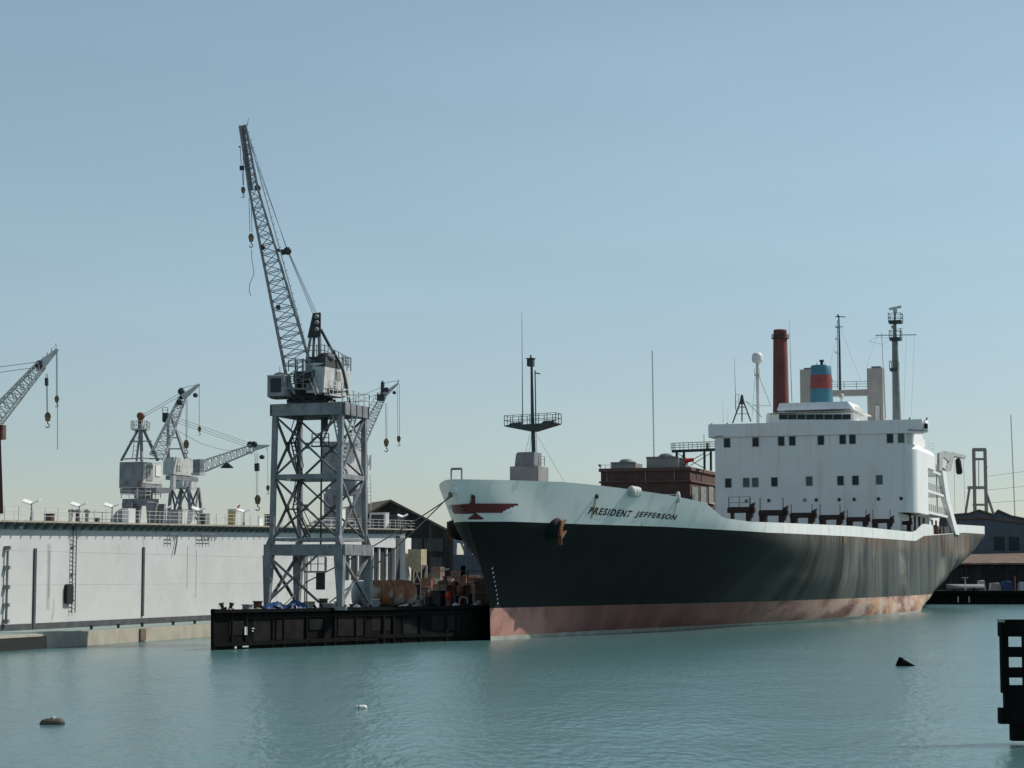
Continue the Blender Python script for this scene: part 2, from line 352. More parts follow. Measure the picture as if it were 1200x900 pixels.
# ================================================================== PIER (finger pier in front of the dock and the ship)
PA, PB = ground(249, 762), ground(575, 749.5)
pd = (PB - PA).normalized(); pn = V(pd.y, -pd.x, 0)
pier = thing('timber_pier', 'long black tarred pier with crane and gear on it, by the bow', 'pier', (PA.x, PA.y, 0))
side = V(.2425, .9701, 0)
back = [PA + side * 128, V(29.5, 262, 0), ship_world(75, -17, 0), ship_world(28, -16, 0), PB + pd * 1.0 + V(1.5, 4, 0)]
mb = MB(); mb.prism([PA, PB + pd * 1.2] + [V(p.x, p.y, 0) for p in reversed(back)], (0, 0, PZ)); mb.v = [p if p.z > .01 else V(p.x, p.y, -1.0) for p in mb.v]
mb.build('pier_deck', timber, pier)
Lp = (PB - PA).length
xs = [0.0]
while xs[-1] < Lp - 1: xs.append(xs[-1] + R.uniform(.9, 3.4))
for i, x in enumerate(xs):
    p = PA + pd * min(x, Lp) - pn * .03
    m2 = MB(); m2.tube(V(p.x + R.uniform(-.05, .05), p.y, -.8), V(p.x, p.y, PZ + R.choice((.02, .02, .1, .3)) - .1), .13 + .07 * R.random(), n=9); m2.build('pile', timber, pier)
for z0, z1, x0, x1 in ((.35, .4, 0, .55), (.55, .45, .5, 1), (2.15, 2.12, .1, .9)):
    m2 = MB(); m2.beam(PA + pd * Lp * x0 + pn * .07 + V(0, 0, z0), PA + pd * Lp * x1 + pn * .07 + V(0, 0, z1), .14, .26); m2.build('waling', timber, pier)
m2 = MB(); m2.beam(PA + pd * -.15 + pn * .12 + V(0, 0, PZ + .06), PB + pn * .12 + V(0, 0, PZ + .06), .4, .22); m2.build('kerb_beam', timber, pier)
for i, (x0, x1, za, zb) in enumerate(((.05, .1, .9, 1.9), (.125, .19, .3, 2.15), (.2, .29, .5, 1.95), (.31, .36, 1.1, 1.9), (.41, .5, .6, 2.05), (.53, .6, .9, 2.1), (.64, .7, .4, 1.7), (.76, .87, .8, 2.0))):
    a, b = PA + pd * (Lp * x0), PA + pd * (Lp * x1); q = R.uniform(.02, .07)
    m2 = MB(); m2.hexa([a + V(0, 0, za) - pn * .03, b + V(0, 0, za) - pn * .03, b + V(0, 0, za) + pn * q, a + V(0, 0, za + .05) + pn * q],
                       [a + V(0, 0, zb) - pn * .03, b + V(0, 0, zb) - pn * .03, b + V(0, 0, zb - .04) + pn * q, a + V(0, 0, zb) + pn * q])
    m2.build('fender_panel', paint('fender_plate_%d' % i, (.015 + .009 * R.random(), .016, .016), (.008, .008, .008), 1.3, .9, rust=.2, rcol=(.035, .022, .016), spec=.15), pier)
for k in range(26):
    a = PA + pd * R.uniform(.2, Lp - 1) - pn * R.uniform(.1, .6); L_ = R.uniform(.3, 1.3); m2 = MB(); d_ = (pd * cos(k) + pn * sin(k) * .3) * L_ * .5
    m2.beam(a - d_ + V(0, 0, PZ + R.uniform(.08, .2)), a + d_ + V(0, 0, PZ + R.uniform(.08, .35)), .12, .14); m2.build('loose_plank', timber if k % 3 else tanlit, pier)
# pale fixtures glimpsed in the pier's openings
for x0, x1, y0, y1 in ((286.5, 289.5, 734.5, 744), (295, 298, 736, 737), (295, 297, 739, 740), (275, 277, 756, 760), (284, 291, 756, 758.5)):
    onface(x0, y0, x1, y1, PA + pn * .1, pn, .02).build('white_marking', white, pier)

# ================================================================== FLOATING DRY DOCK
DD = V(.2425, .9701, 0); DN = V(.9701, -.2425, 0); DP = V(-37.55, 133.1, 0)
def dk(q, n, z): return DP + DD * q + DN * n + V(0, 0, z)
def ztop(q): return 8.38 + .01694 * q
Q0, Q1 = -45, 104.5
dock = thing('floating_dry_dock', 'long pale grey floating dry dock wall with cranes along its top', 'dry dock', dk(0, 0, 0))
def qslab(q0, q1, n0, n1, z0, z1, m=None):
    f = lambda z, q: z(q) if callable(z) else z
    m = m or MB()
    m.hexa([dk(q0, n0, f(z0, q0)), dk(q0, n1, f(z0, q0)), dk(q1, n1, f(z0, q1)), dk(q1, n0, f(z0, q1))],
           [dk(q0, n0, f(z1, q0)), dk(q0, n1, f(z1, q0)), dk(q1, n1, f(z1, q1)), dk(q1, n0, f(z1, q1))]); return m
# near wing wall: with the two doorway recesses near its far end
def qx(px, py): return (onp(px, py, DP, DN) - DP).dot(DD)
m2 = MB(); qd = [qx(403, 660), qx(430, 660), qx(438, 660), qx(463, 660)]
z0d, z1d = onp(440, 680, DP, DN).z, onp(440, 641, DP, DN).z
edges = [Q0, qd[0], qd[1], qd[2], qd[3], Q1]
for i in range(5):
    if i in (1, 3):
        qslab(edges[i], edges[i + 1], -4.5, 0, 1.0, z0d, m2); qslab(edges[i], edges[i + 1], -4.5, 0, z1d, ztop, m2); qslab(edges[i], edges[i + 1], -4.5, -.5, z0d, z1d, m2)
    else: qslab(edges[i], edges[i + 1], -4.5, 0, 1.0, ztop, m2)
wall_o = m2.build('wing_wall', dockw, dock)
qslab(Q0, Q1, -45, -40.5, 1.0, ztop).build('wing_wall', dockw, dock)
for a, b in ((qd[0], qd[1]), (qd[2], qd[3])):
    m2 = qslab(a + .01, b - .01, -.49, -.42, z0d + .01, z1d - .01); m2.build('doorway', blackm, dock)  # black panel paints in the dark inside the opening
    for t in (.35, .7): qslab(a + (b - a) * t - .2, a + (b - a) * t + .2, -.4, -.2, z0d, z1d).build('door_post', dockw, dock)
wallbox = lambda x0, y0, x1, y1, d=.08: onface(x0, y0, x1, y1, DP, DN, d)
wallbox(463.5, 628, 468, 683, .05).build('dark_strip', strip_m, dock)  # dark upright strip on the wall beside the end column
qslab(qx(469, 650), qx(476, 650), .0, .6, 1.05, lambda q: ztop(q) - .9).build('end_column', white, dock)
# pontoon
qslab(Q0 - 2, Q1 + 3, -47, 5.0, -1.5, .98).build('pontoon', [concrete], dock)
qslab(Q0 - 2, Q1 + 3, -47, 4.6, .985, 1.02).build('pontoon_deck', greend, dock)
qslab(2.5, qx(262, 722), 0, .05, 1.03, lambda q: 1.45 + .001 * q).build('sill_band', strip_m, dock)
qslab(Q0, 6.0, 5.02, 5.2, -.8, .82).build('fender_beam', blackm, dock)
qw = (ground(120, 752) - DP).dot(DD)
qslab(21.2, 22.2, 5.01, 5.12, .05, .95).build('rust_patch', roof_m, dock)
for px in (33, 67, 97, 136, 163, 192, 217):
    q = qx(px, 739)
    m2 = MB(); p = dk(q + 2, 3.9, 1.02); m2.tube(p, p + V(0, 0, .22), .11, n=8); m2.tube(p + V(0, 0, .22), p + V(0, 0, .3), .17, n=8); m2.build('bollard', dsteel, dock)
# walkway along the top, its brackets and handrail
qslab(Q0, Q1 + 1.2, -.2, .75, lambda q: ztop(q) + .0, lambda q: ztop(q) + .13).build('walkway', paint('walkway_boards', (.40, .37, .31), (.30, .27, .22), 1, .85), dock)
qslab(Q0, Q1, .005, .03, lambda q: ztop(q) - .5, lambda q: ztop(q) - .01).build('girder_band', paint('band_grey_green', (.24, .29, .285), None, 1, .7), dock)
m2 = MB(); o = dk(0, 0, 0)
m2.prism([o + V(0, 0, -.03), o + DN * .85 + V(0, 0, -.03), o + DN * .85 + V(0, 0, -.12), o + DN * .03 + V(0, 0, -.52)], DD * .08)
br0 = None
for i in range(96):
    q = -40 + i * 1.5
    if q > Q1 - 1: break
    if br0 is None: br0 = m2.build('walkway_bracket', paint('bracket_grey_green', (.14, .17, .17), None, 1, .7), dock); br = br0
    else: br = br0.copy(); COL.objects.link(br)
    br.location = dk(q, 0, ztop(q)) - dk(0, 0, 0)
m2 = MB()
for q in range(-44, 105, 1):
    if q % 2 == 0 or True:
        p = dk(q * 1.0, .85, ztop(q) + .13); 
        if q % 2 == 0: m2.beam(p, p + V(0, 0, .95), .04)
for k in (.33, .64, .95): m2.beam(dk(Q0, .85, ztop(Q0) + .13 + k), dk(Q1 + 1, .85, ztop(Q1) + .13 + k), .032)
m2.build('handrail', steell, dock)
m2 = MB()
for q in range(-44, 105, 3): p = dk(q, -4.2, ztop(q)); m2.beam(p, p + V(0, 0, 1.05), .05)
for k in (.5, 1.05): m2.beam(dk(Q0, -4.2, ztop(Q0) + k), dk(Q1, -4.2, ztop(Q1) + k), .045)
m2.build('handrail', steell, dock)
# things fixed to the wall face
def wallbox(x0, y0, x1, y1, d=.08): return onface(x0, y0, x1, y1, DP, DN, d)
for x0, y0, x1, y1 in ((37.2, 642.5, 39.6, 741), (165.3, 641, 167.2, 722)):
    wallbox(x0, y0, x1, y1, .12).build('rubbing_strip', strip_m, dock)
q = qx(84.5, 660); m2 = MB(); m2.ladder(dk(q, .18, onp(84.5, 718, DP, DN).z), dk(q, .18, ztop(q) - .1), .55, DD, .028, .3)
for zz in (3, 5, 7): m2.beam(dk(q, 0, zz), dk(q, .18, zz), .5, .05)
m2.build('ladder', strip_m, dock)
q = qx(57, 660); m2 = MB(); m2.ladder(dk(q, .06, 2.4), dk(q, .06, 7.2), .3, DD, .012, .25); m2.build('ladder', dockw, dock)
tz = onp(78.5, 696, DP, DN); m2 = MB()
hz, wz = .73, .52
pr = [(wz * (1 if abs(cos(a)) > .3 else .0) * 0 + wz * (abs(cos(a)) ** .35) * (1 if cos(a) > 0 else -1), hz * (abs(sin(a)) ** .35) * (1 if sin(a) > 0 else -1)) for a in [2 * pi * i / 28 for i in range(28)]]
m2.prism([tz + DD * a * 1.0 + V(0, 0, b) + DN * .02 for a, b in pr], DN * .26); m2.build('fender_tyre', blackm, dock)
q = qx(5, 690); m2 = MB(); m2.tube(dk(q, .2, 1.5), dk(q, .2, 6.6), .09, n=8)
for yy in (642, 665, 688, 709, 728): z = onp(5, yy, DP, DN).z; m2.box(*[tuple(v) for v in (dk(q, .2, z) - V(.2, .2, .13), dk(q, .2, z) + V(.2, .2, .13))])
m2.build('vent_pipe', steel, dock)
for px, y0, y1 in ((57.5, 646, 700), (219.5, 640, 690), (230, 645, 700)): 
    q = qx(px, 670); za, zb = onp(px, y1, DP, DN).z, onp(px, y0, DP, DN).z
    qslab(q - .05, q + .05, .0, .03, za, zb).build('weld_seam', paint('seam_%d' % int(px), (.54, .548, .54), (.505, .51, .505), 3, .8), dock)
for zz in (4.2, 6.6): qslab(Q0, qd[0] - .3, .0, .012, zz, zz + .035).build('plate_seam', MATS['seam_57'], dock)
for px in (198, 235, 243):
    q = qx(px, 620); m2 = MB(); p = dk(q, .4, ztop(q) - .3); m2.rail([p - DD * .7 - V(0, 0, 1.0), p + DD * .7 - V(0, 0, 1.0)], .6, .7, .03, 2); m2.build('hanging_basket', steel, dock)
m2 = MB(); q = qx(204, 630); m2.beam(dk(q + .4, .15, ztop(q) - .8), dk(q - .3, .2, ztop(q) - 2.4), .1); m2.build('drain_pipe', steel, dock)
# little lettering plate under the walkway
q = qx(22, 617); 
def text_mesh(body, size, shear=0, bold=0.0, extr=.01, space=1.0):
    c = bpy.data.curves.new('lettering', 'FONT'); c.body = body; c.size = size; c.shear = shear; c.offset = bold; c.extrude = extr; c.align_x = 'CENTER'; c.space_character = space
    o = bpy.data.objects.new('lettering', c); COL.objects.link(o)
    dg = bpy.context.evaluated_depsgraph_get(); me = bpy.data.meshes.new_from_object(o.evaluated_get(dg)); bpy.data.objects.remove(o)
    return me
def text_on(body, size, origin, xdir, parent, mat, name='lettering', bold=0.0, n=None):
    me = text_mesh(body, size, bold=bold); xdir = Vector(xdir).normalized(); n = Vector(n).normalized(); o0 = ROOT[parent.name]
    for v in me.vertices: v.co = Vector(origin) + xdir * v.co.x + V(0, 0, 1) * v.co.y + n * (.02 + v.co.z) - o0
    me.materials.clear(); me.materials.append(mat)
    o = bpy.data.objects.new(name, me); COL.objects.link(o); o.parent = parent; ROOT[o.name] = o0; return o
text_on('8140', .42, dk(q, .06, ztop(q) - .45), DD, dock, white, bold=.012, n=DN)

# ------------------------------------------------------------------ floodlights along the dock
lamps = [(37, 589), (93, 592), (131.5, 593), (194, 595.5), (233.5, 597), (286, 599), (472, 605)]
names = ['leftmost', 'second from left', 'beside the arched housing', 'right of the crane portal legs', 'above the white switch box', 'right of the ochre panel box', 'farthest, above the dock end']
for (px, py), nm in zip(lamps, names):
    P0 = dk(0, -.9, 0); p = onp(px, py, P0, DN); q = (p - DP).dot(DD); base = dk(q, -.9, ztop(q))
    t = thing('floodlight', 'white winged floodlight on a post on the dry dock, ' + nm, 'floodlight', base, 'floodlights on the dry dock')
    k = .58
    m2 = MB(); m2.tube(base, p - V(0, 0, .08), .055, n=8); m2.tube(base, base + V(0, 0, .5), .11, n=8); m2.build('pole', steel, t)
    for sgn in (-1, 1):
        m2 = MB(); a, b = p + V(0, 0, -.08), p + V(sgn * k, .12 * sgn, .17 if sgn > 0 else .12)
        m2.hexa([a + V(0, -.42, -.10), b + V(0, -.42, -.10), b + V(0, .42, .10), a + V(0, .42, .10)], [c + V(0, 0, .08) for c in (a + V(0, -.42, -.10), b + V(0, -.42, -.10), b + V(0, .42, .10), a + V(0, .42, .10))])
        m2.build('lamp_panel', white, t)

# ------------------------------------------------------------------ gear on the dock's top
def dock_box(x0, xc, x1, ytop, mf, name, label, cat, n=-1.7, al=20, extra=None):
    P = onp(xc, ytop, dk(0, n, 0), DN); D = P.y; q = (P - DP).dot(DD); zb = ztop(q)
    m = D / FPX; a = radians(al); f = V(cos(a), -sin(a), 0); g = V(sin(a), cos(a), 0); C = V(P.x, P.y, zb)
    w1 = (xc - x0) / ((FPX * cos(a) + (xc - 600) * sin(a)) / D); w2 = max(.1, (x1 - xc) / ((FPX * sin(a) - (xc - 600) * cos(a)) / D))
    base = [C - f * w1, C, C + g * w2, C - f * w1 + g * w2]; h = V(0, 0, P.z - zb)
    t = thing(name, label, cat, C)
    m2 = MB(); m2.hexa(base, [p + h for p in base]); m2.build('body', mf[0], t)
    m2 = MB(); e = .04; top = [p + h for p in (C - f * (w1 + e) - g * e, C + f * e - g * e, C + f * e + g * (w2 + e), C - f * (w1 + e) + g * (w2 + e))]
    m2.hexa(top, [p + V(0, 0, .05) for p in top]); m2.build('lid', mf[-1], t)
    m2 = MB(); d0, d1 = C - f * w1 * .88 - g * .03, C - f * w1 * .12 - g * .03
    m2.hexa([d0, d1, d1 + g * .02, d0 + g * .02], [p + h * .9 for p in (d0, d1, d1 + g * .02, d0 + g * .02)]); m2.build('door', mf[1], t)
    return t
dock_box(52, 60, 64, 602.5, (maroon, dsteel, maroon), 'machinery_box', 'low maroon machinery box on the dry dock, right of the leftmost floodlight', 'box')
dock_box(110, 115, 117, 607, (steel, dsteel, steel), 'low_chest', 'low dark chest on the dry dock left of the arched housing', 'chest')
dock_box(196, 209, 212, 598, (steel, steel, steel), 'control_cabinet', 'dull grey cabinet on the dry dock between crane portal and white switch box', 'cabinet')
dock_box(211, 214, 228, 598, (steell, steell, white), 'switch_box', 'white steel switch box on the dry dock under the lattice tower crane', 'box')
dock_box(231, 241, 246, 602, (steel, dsteel, steel), 'winch_housing', 'grey winch housing with dark front under the lattice tower crane', 'winch')
dock_box(267, 276, 284, 597, (steell, yellow, steell), 'panel_box', 'tall box with ochre front panel and white side on the dry dock', 'box')
dock_box(302, 304, 308, 606, (white, white, white), 'small_locker', 'small white locker on the dry dock left of the big crane', 'locker')
dock_box(310, 317, 319, 603, (dsteel, dsteel, dsteel), 'dark_locker', 'dark grey locker on the dry dock just left of the big crane leg', 'locker')
dock_box(395, 399, 405, 596, (white, white, white), 'tall_cabinet', 'tall white cabinet on the dry dock behind the big crane tower', 'cabinet')
dock_box(433, 452, 456, 601, (steell, dsteel, steell), 'pump_house', 'ribbed grey pump house near the far end of the dry dock', 'hut', n=-2.5)
dock_box(457, 466, 470, 604, (dsteel, dsteel, steel), 'far_cabinet', 'dark cabinet beside the farthest floodlight on the dry dock', 'cabinet', n=-2.5)
for px, mm, nm in ((83.5, steell, 'pale grey'), (91, maroon, 'maroon'), (102, steel, 'dull grey')):
    P = onp(px, 598, dk(0, -1.4, 0), DN); q = (P - DP).dot(DD); b = V(P.x, P.y, ztop(q))
    t = thing('ventilator', nm + ' capped ventilator pipe on the dry dock under the second floodlight', 'ventilator', b, 'ventilators on the dry dock')
    m2 = MB(); m2.tube(b, V(b.x, b.y, P.z - .1), .15, n=12); m2.build('pipe', mm, t)
    m2 = MB(); m2.lathe([(.16, -.14), (.24, -.1), (.24, .06), (.1, .14)], V(b.x, b.y, P.z - .06), 12); m2.build('cap', steel, t)
P = onp(139, 612, dk(0, -1.4, 0), DN); q = (P - DP).dot(DD); b = dk(q, -1.4, ztop(q))
t = thing('arched_housing', 'grey round backed housing with a pale end wall on the dry dock', 'housing', b)
prof = [(-.75, 0)] + [(.35 - 1.1 * cos(a), 1.28 * sin(a)) for a in [pi / 2 * i / 8 for i in range(1, 9)]] + [(.35, 0)]
f, g = V(.87, -.5, 0), V(.5, .87, 0)
m2 = MB(); m2.prism([b + f * x + V(0, 0, z) for x, z in prof], g * .9); m2.build('casing', steel, t)
m2 = MB(); m2.hexa([b + f * .36, b + f * .95, b + f * .95 + g * .9, b + f * .36 + g * .9], [p + V(0, 0, 1.3) for p in (b + f * .36, b + f * .95, b + f * .95 + g * .9, b + f * .36 + g * .9)]); m2.build('end_wall', white, t)
# a red pennant staff on the ochre box
P = onp(278, 596, dk(0, -1.5, 0), DN); m2 = MB(); m2.tube(P - V(0, 0, .3), P + V(.2, 0, .25), .03, n=6); m2.beam(P + V(0, 0, .1), P + V(.25, 0, .32), .12)
tag(m2.build('marker_pennant', redm, None, P - V(0, 0, .3)), 'small red pennant sticking up from the ochre fronted box', 'pennant')

# ================================================================== THE SHIP
ship = thing('cargo_ship', 'big dark hulled cargo ship with white deckhouse and red waterline, moored bow on', 'ship', (SO.x, SO.y, 0), rotz=SA)
LEV = [-2.0, 0.0, 2.4, 5.2, 8.7, 12.0]
TAB = [
 [(0.6,0),(20,1.8),(42,4.4),(72,8.2),(103,11.8),(125,13),(137,13.0),(150,11),(160,9.3),(175,7),(190,3.5),(203,0)],
 [(0,0),(20,2.7),(42,6.6),(72,10.9),(103,13.1),(125,13.6),(137,13.5),(150,11.8),(160,10.4),(175,8.2),(190,5),(206,0)],
 [(-.2,0),(20,3.6),(42,8.2),(72,12.1),(100,13.6),(137,13.7),(150,13.45),(163,11.9),(178,9.8),(195,6),(210,0)],
 [(-2,0),(3,1.6),(20,6.0),(42,10.8),(72,13.3),(95,13.7),(137,13.7),(168,13.6),(182,12),(200,9.4),(215,4),(218,0)],
 [(-5.1,0),(-3,1.5),(3,4.0),(10,6.6),(20,9.6),(29,12.0),(37,13.2),(48,13.7),(72,13.7),(137,13.7),(193,13.7),(208,12.4),(220,10.8),(222,0)],
 [(-8.5,0),(-7.6,.7),(-6,1.5),(-3,2.8),(0,4.1),(3,5.35),(10,8.0),(18,10.7),(27,12.8),(34,13.5),(44,13.7),(215,13.7),(226,13.3),(226.4,0)]]
def pchip(xs, ys):
    n = len(xs); h = [xs[i+1]-xs[i] for i in range(n-1)]; d = [(ys[i+1]-ys[i])/h[i] for i in range(n-1)]
    m = [0]*n; m[0] = d[0]; m[-1] = d[-1]
    for i in range(1, n-1):
        if d[i-1]*d[i] > 0:
            w1, w2 = 2*h[i]+h[i-1], h[i]+2*h[i-1]; m[i] = (w1+w2)/(w1/d[i-1]+w2/d[i])
    def f(x):
        if x <= xs[0]: return ys[0]
        if x >= xs[-1]: return ys[-1]
        k = 0
        while x > xs[k+1]: k += 1
        t = (x-xs[k])/h[k]; a, b = ys[k], ys[k+1]
        return (2*t**3-3*t*t+1)*a+(t**3-2*t*t+t)*h[k]*m[k]+(-2*t**3+3*t*t)*b+(t**3-t*t)*h[k]*m[k+1]
    return f
BF = [pchip([a for a, _ in t], [b for _, b in t]) for t in TAB]
S0F = pchip(LEV, [t[0][0] for t in TAB]); S1F = pchip(LEV, [t[-1][0] for t in TAB])
def zc(z): return max(LEV[0], min(LEV[-1], z))
from functools import lru_cache
@lru_cache(maxsize=None)
def bprof(p):
    vals = [BF[k](TAB[k][0][0] + (TAB[k][-1][0] - TAB[k][0][0]) * p) for k in range(len(LEV))]
    return pchip(LEV, vals)
def hull_p(p, z):                                   # station fraction, height -> (s, half breadth)
    z = zc(z); s0, s1 = S0F(z), S1F(z); return s0 + (s1 - s0) * p, max(0.0, bprof(p)(z))
def hull_b(s, z):
    z = zc(z); s0, s1 = S0F(z), S1F(z); return max(0.0, bprof(round(max(0, min(1, (s - s0) / (s1 - s0))), 6))(z))
def lerpf(xs, ys):
    def f(x):
        if x <= xs[0]: return ys[0]
        for i in range(1, len(xs)):
            if x <= xs[i]: return ys[i-1] + (ys[i] - ys[i-1]) * (x - xs[i-1]) / (xs[i] - xs[i-1])
        return ys[-1]
    return f
def hull_at(px, py):                                # picture point -> (s, t, z) on the port side
    t = 8.0
    for _ in range(40):
        s, _, z = ST(px, py, t); t = t * .6 + .4 * hull_b(s, z)
    return s, hull_b(s, z), z
def profile(pts, first, last):
    q = sorted((lambda h: (h[0], h[2]))(hull_at(*p)) for p in pts); q = [first] + q + last
    return lerpf([a for a, _ in q], [b for _, b in q])
zband = profile([(600, 611.3), (690, 614.5), (780, 617.3), (845, 620.8), (900, 624.2), (1000, 628.7), (1060, 633), (1073, 634), (1083, 628)], (-9, 8.72), [(176, 11.55), (190, 12.0), (226, 12.5)])
ztopf = profile([(600, 562.7), (660, 564.8), (700, 568.6), (740, 573.6), (780, 579.5), (815, 586.5), (827, 589.5), (846, 605.5), (852, 607.6), (880, 611.5), (1000, 616.4), (1070, 623.5), (1075, 622), (1083.5, 613.8)], (-9, 11.75), [(152, 12.3), (152.5, 10.95), (176, 11.6), (180.5, 11.75), (181, 13.1), (226, 13.9)])
PS = [0.0] + [(i / 150) ** 1.6 * .16 for i in range(1, 151)] + [.16 + .74 * i / 150 for i in range(1, 151)] + [.90 + .0985 * i / 16 for i in range(1, 17)] + [.9990, .9997, 1.0]
def strip(zlo, zhi, nr, mat, name, off=0.0, par=ship):
    m2 = MB()
    for sg in (1, -1):
        rows = []
        for r in range(nr + 1):
            row = []
            for p in PS:
                z = 8.0
                for _ in range(14):
                    s, b = hull_p(p, z); a, c = (zlo(s) if callable(zlo) else zlo), (zhi(s) if callable(zhi) else zhi); z = z * .45 + .55 * (a + (c - a) * r / nr)
                s, b = hull_p(p, z); row.append(L3(s - (off if p < .02 else 0), sg * (b + off), z))
            rows.append(row)
        m2.grid(rows)
    return m2.build(name, mat, par)
BOOT = 2.42
strip(BOOT, zband, 22, hull_m, 'hull')
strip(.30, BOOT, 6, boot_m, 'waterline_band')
strip(-1.9, .30, 3, scum_m, 'underwater_hull')
bul = strip(zband, lambda s: ztopf(s), 8, strake_m, 'bulwark')
# rail cap, inner face and the decks
m2 = MB()
for sg in (1, -1):
    o_, i_, d_ = [], [], []
    for p in PS[:-2]:
        z = 10
        for _ in range(14): s, b = hull_p(p, z); z = z * .45 + .55 * ztopf(s)
        s, b = hull_p(p, z); bi = max(0, b - .28)
        o_.append(L3(s, sg * b, z)); i_.append(L3(s + (.25 if p < .004 else 0), sg * bi, z + .003)); d_.append(L3(hull_p(p, z - 1.0)[0] + .3, sg * max(0, hull_p(p, z - 1.0)[1] - .3), z - 1.0))
    m2.grid([o_, i_], False); m2.grid([i_, d_], False)
m2.build('rail_cap', white, ship)
def deck(p0, p1, drop, name, mat):
    m2 = MB(); rows = [[], []]
    for p in PS:
        if not p0 <= p <= p1: continue
        z = 10
        for _ in range(4): s, b = hull_p(p, z); z = ztopf(s)
        zd = drop(s); s, b = hull_p(p, zd); rows[0].append(L3(s + .3, max(0, b - .35), zd)); rows[1].append(L3(s + .3, -max(0, b - .35), zd))
    m2.grid(rows, False); return m2.build(name, mat, ship)
deckm = paint('deck_red_oxide', (.14, .09, .075), (.10, .07, .06), .5, .85)
deck(0, .9985, lambda s: 10.3 if s < 20 else zband(s) - .1, 'deck', deckm)
# lettering on the bow
def hp(s, z, out=.03, sg=1):
    e = .15; b = hull_b(s, z); n = Vector((-(hull_b(s + e, z) - hull_b(s - e, z)) / (2 * e), 1, -(hull_b(s, z + e) - hull_b(s, z - e)) / (2 * e))).normalized()
    return L3(s + n.x * out, sg * (b + n.y * out), z + n.z * out)
def letter_band(body, pa, pb, h, name, bold=.02, stretch_gap=1.0, shear=.0):
    me = text_mesh(body, 1.0, shear, bold, 0.0, 1.3)
    bm = bmesh.new(); bm.from_mesh(me); bmesh.ops.triangulate(bm, faces=bm.faces); bm.to_mesh(me); bm.free()
    xs = [v.co.x for v in me.vertices]; ys = [v.co.y for v in me.vertices]; x0, x1, y0, y1 = min(xs), max(xs), min(ys), max(ys)
    (sa, _, za), (sb, _, zb) = hull_at(*pa), hull_at(*pb)
    for v in me.vertices:
        u = (v.co.x - x0) / (x1 - x0); k = (v.co.y - y0) / (y1 - y0)
        v.co = hp(sa + (sb - sa) * u, za + (zb - za) * u + h * k, .035)
    me.materials.clear(); me.materials.append(letter_m)
    o = bpy.data.objects.new(name, me); COL.objects.link(o); o.parent = ship if name != 'ship_name' else bul; ROOT[o.name] = V(0, 0, 0); return o
letter_band('PRESIDENT', (688.5, 602.3), (738, 606.6), .56, 'ship_name', bold=.034, shear=.1)
letter_band('JEFFERSON', (743, 607), (790, 611.2), .56, 'ship_name', bold=.034, shear=.1)
# eagle emblem wrapped round the stem
def arcpt(d, z, out=.04):
    sg = 1 if d >= 0 else -1; d = abs(d); s = S0F(zc(z)); L = 0; st = .05; pb = 0.0
    while L < d and s < 40:
        s2 = s + st; b2 = hull_b(s2, z); seg = sqrt(st * st + (b2 - pb) ** 2)
        if L + seg >= d: k = (d - L) / seg; s, pb, L = s + st * k, pb + (b2 - pb) * k, d; break
        s, pb, L = s2, b2, L + seg
    e = hp(s + .001, z, out) if s - S0F(zc(z)) > .3 else L3(s - out, pb + out * .6, z)
    return V(e.x, -abs(e.y) if sg > 0 else abs(e.y), e.z)
def hull_hit(px, py, back=.10):                      # first point of the hull along a sight line, port or starboard of the stem
    d = ray(px, py); O = V(0, 0, CAMH)
    def inside(D):
        q = O + d * (D / d.y); r = q - SO; s_, t_, z_ = r.dot(U), r.dot(W), q.z; z2 = zc(z_)
        return S0F(z2) < s_ and abs(t_) <= hull_b(s_, z_)
    D = 138.0
    while D < 190 and not inside(D): D += .3
    a, b = D - .3, D
    for _ in range(9):
        m_ = (a + b) / 2
        if inside(m_): b = m_
        else: a = m_
    r = O + d * ((a - back) / d.y) - SO; return L3(r.dot(U), r.dot(W), r.z)
def eagle_strip(m2, cols, n=3):                     # cols: (column, upper row, lower row) in the picture
    m2.grid([[hull_hit(x, y1 + (y0 - y1) * k / n) for x, y0, y1 in cols] for k in range(n + 1)], True)
m2 = MB()
lower = lambda x: 601.0 if x < 590 else 598.5 if x < 593.5 else 596.5 if x < 598 else 594.6 if x < 602.5 else 592.6
eagle_strip(m2, [(557 + (607.3 - 557) * i / 44, 590.2, lower(557 + (607.3 - 557) * i / 44)) for i in range(45)])
eagle_strip(m2, [(525.8, 592.2, 593.2)] + [(526.5 + (550.5 - 526.5) * i / 16, 591.8 - 1.2 * i / 16, 602.2 - max(0, 1 - i / 4) * 6.5) for i in range(17)])
eagle_strip(m2, [(550 + 8.2 * i / 8, 590.4 - 3.2 * (1 - abs(i - 4) / 4), 602) for i in range(9)])
eagle_strip(m2, [(552.2 + 4.8 * i / 5, 579.5 + abs(i - 2) * .5, 589) for i in range(6)], 5)
eagle_strip(m2, [(549 + 17.5 * i / 12, 602 + abs(i - 6) * 1.0 - .6, 609.3 - (1.0 if i % 2 else 0)) for i in range(13)])
em = m2.build('eagle_emblem', emblem_m, bul)
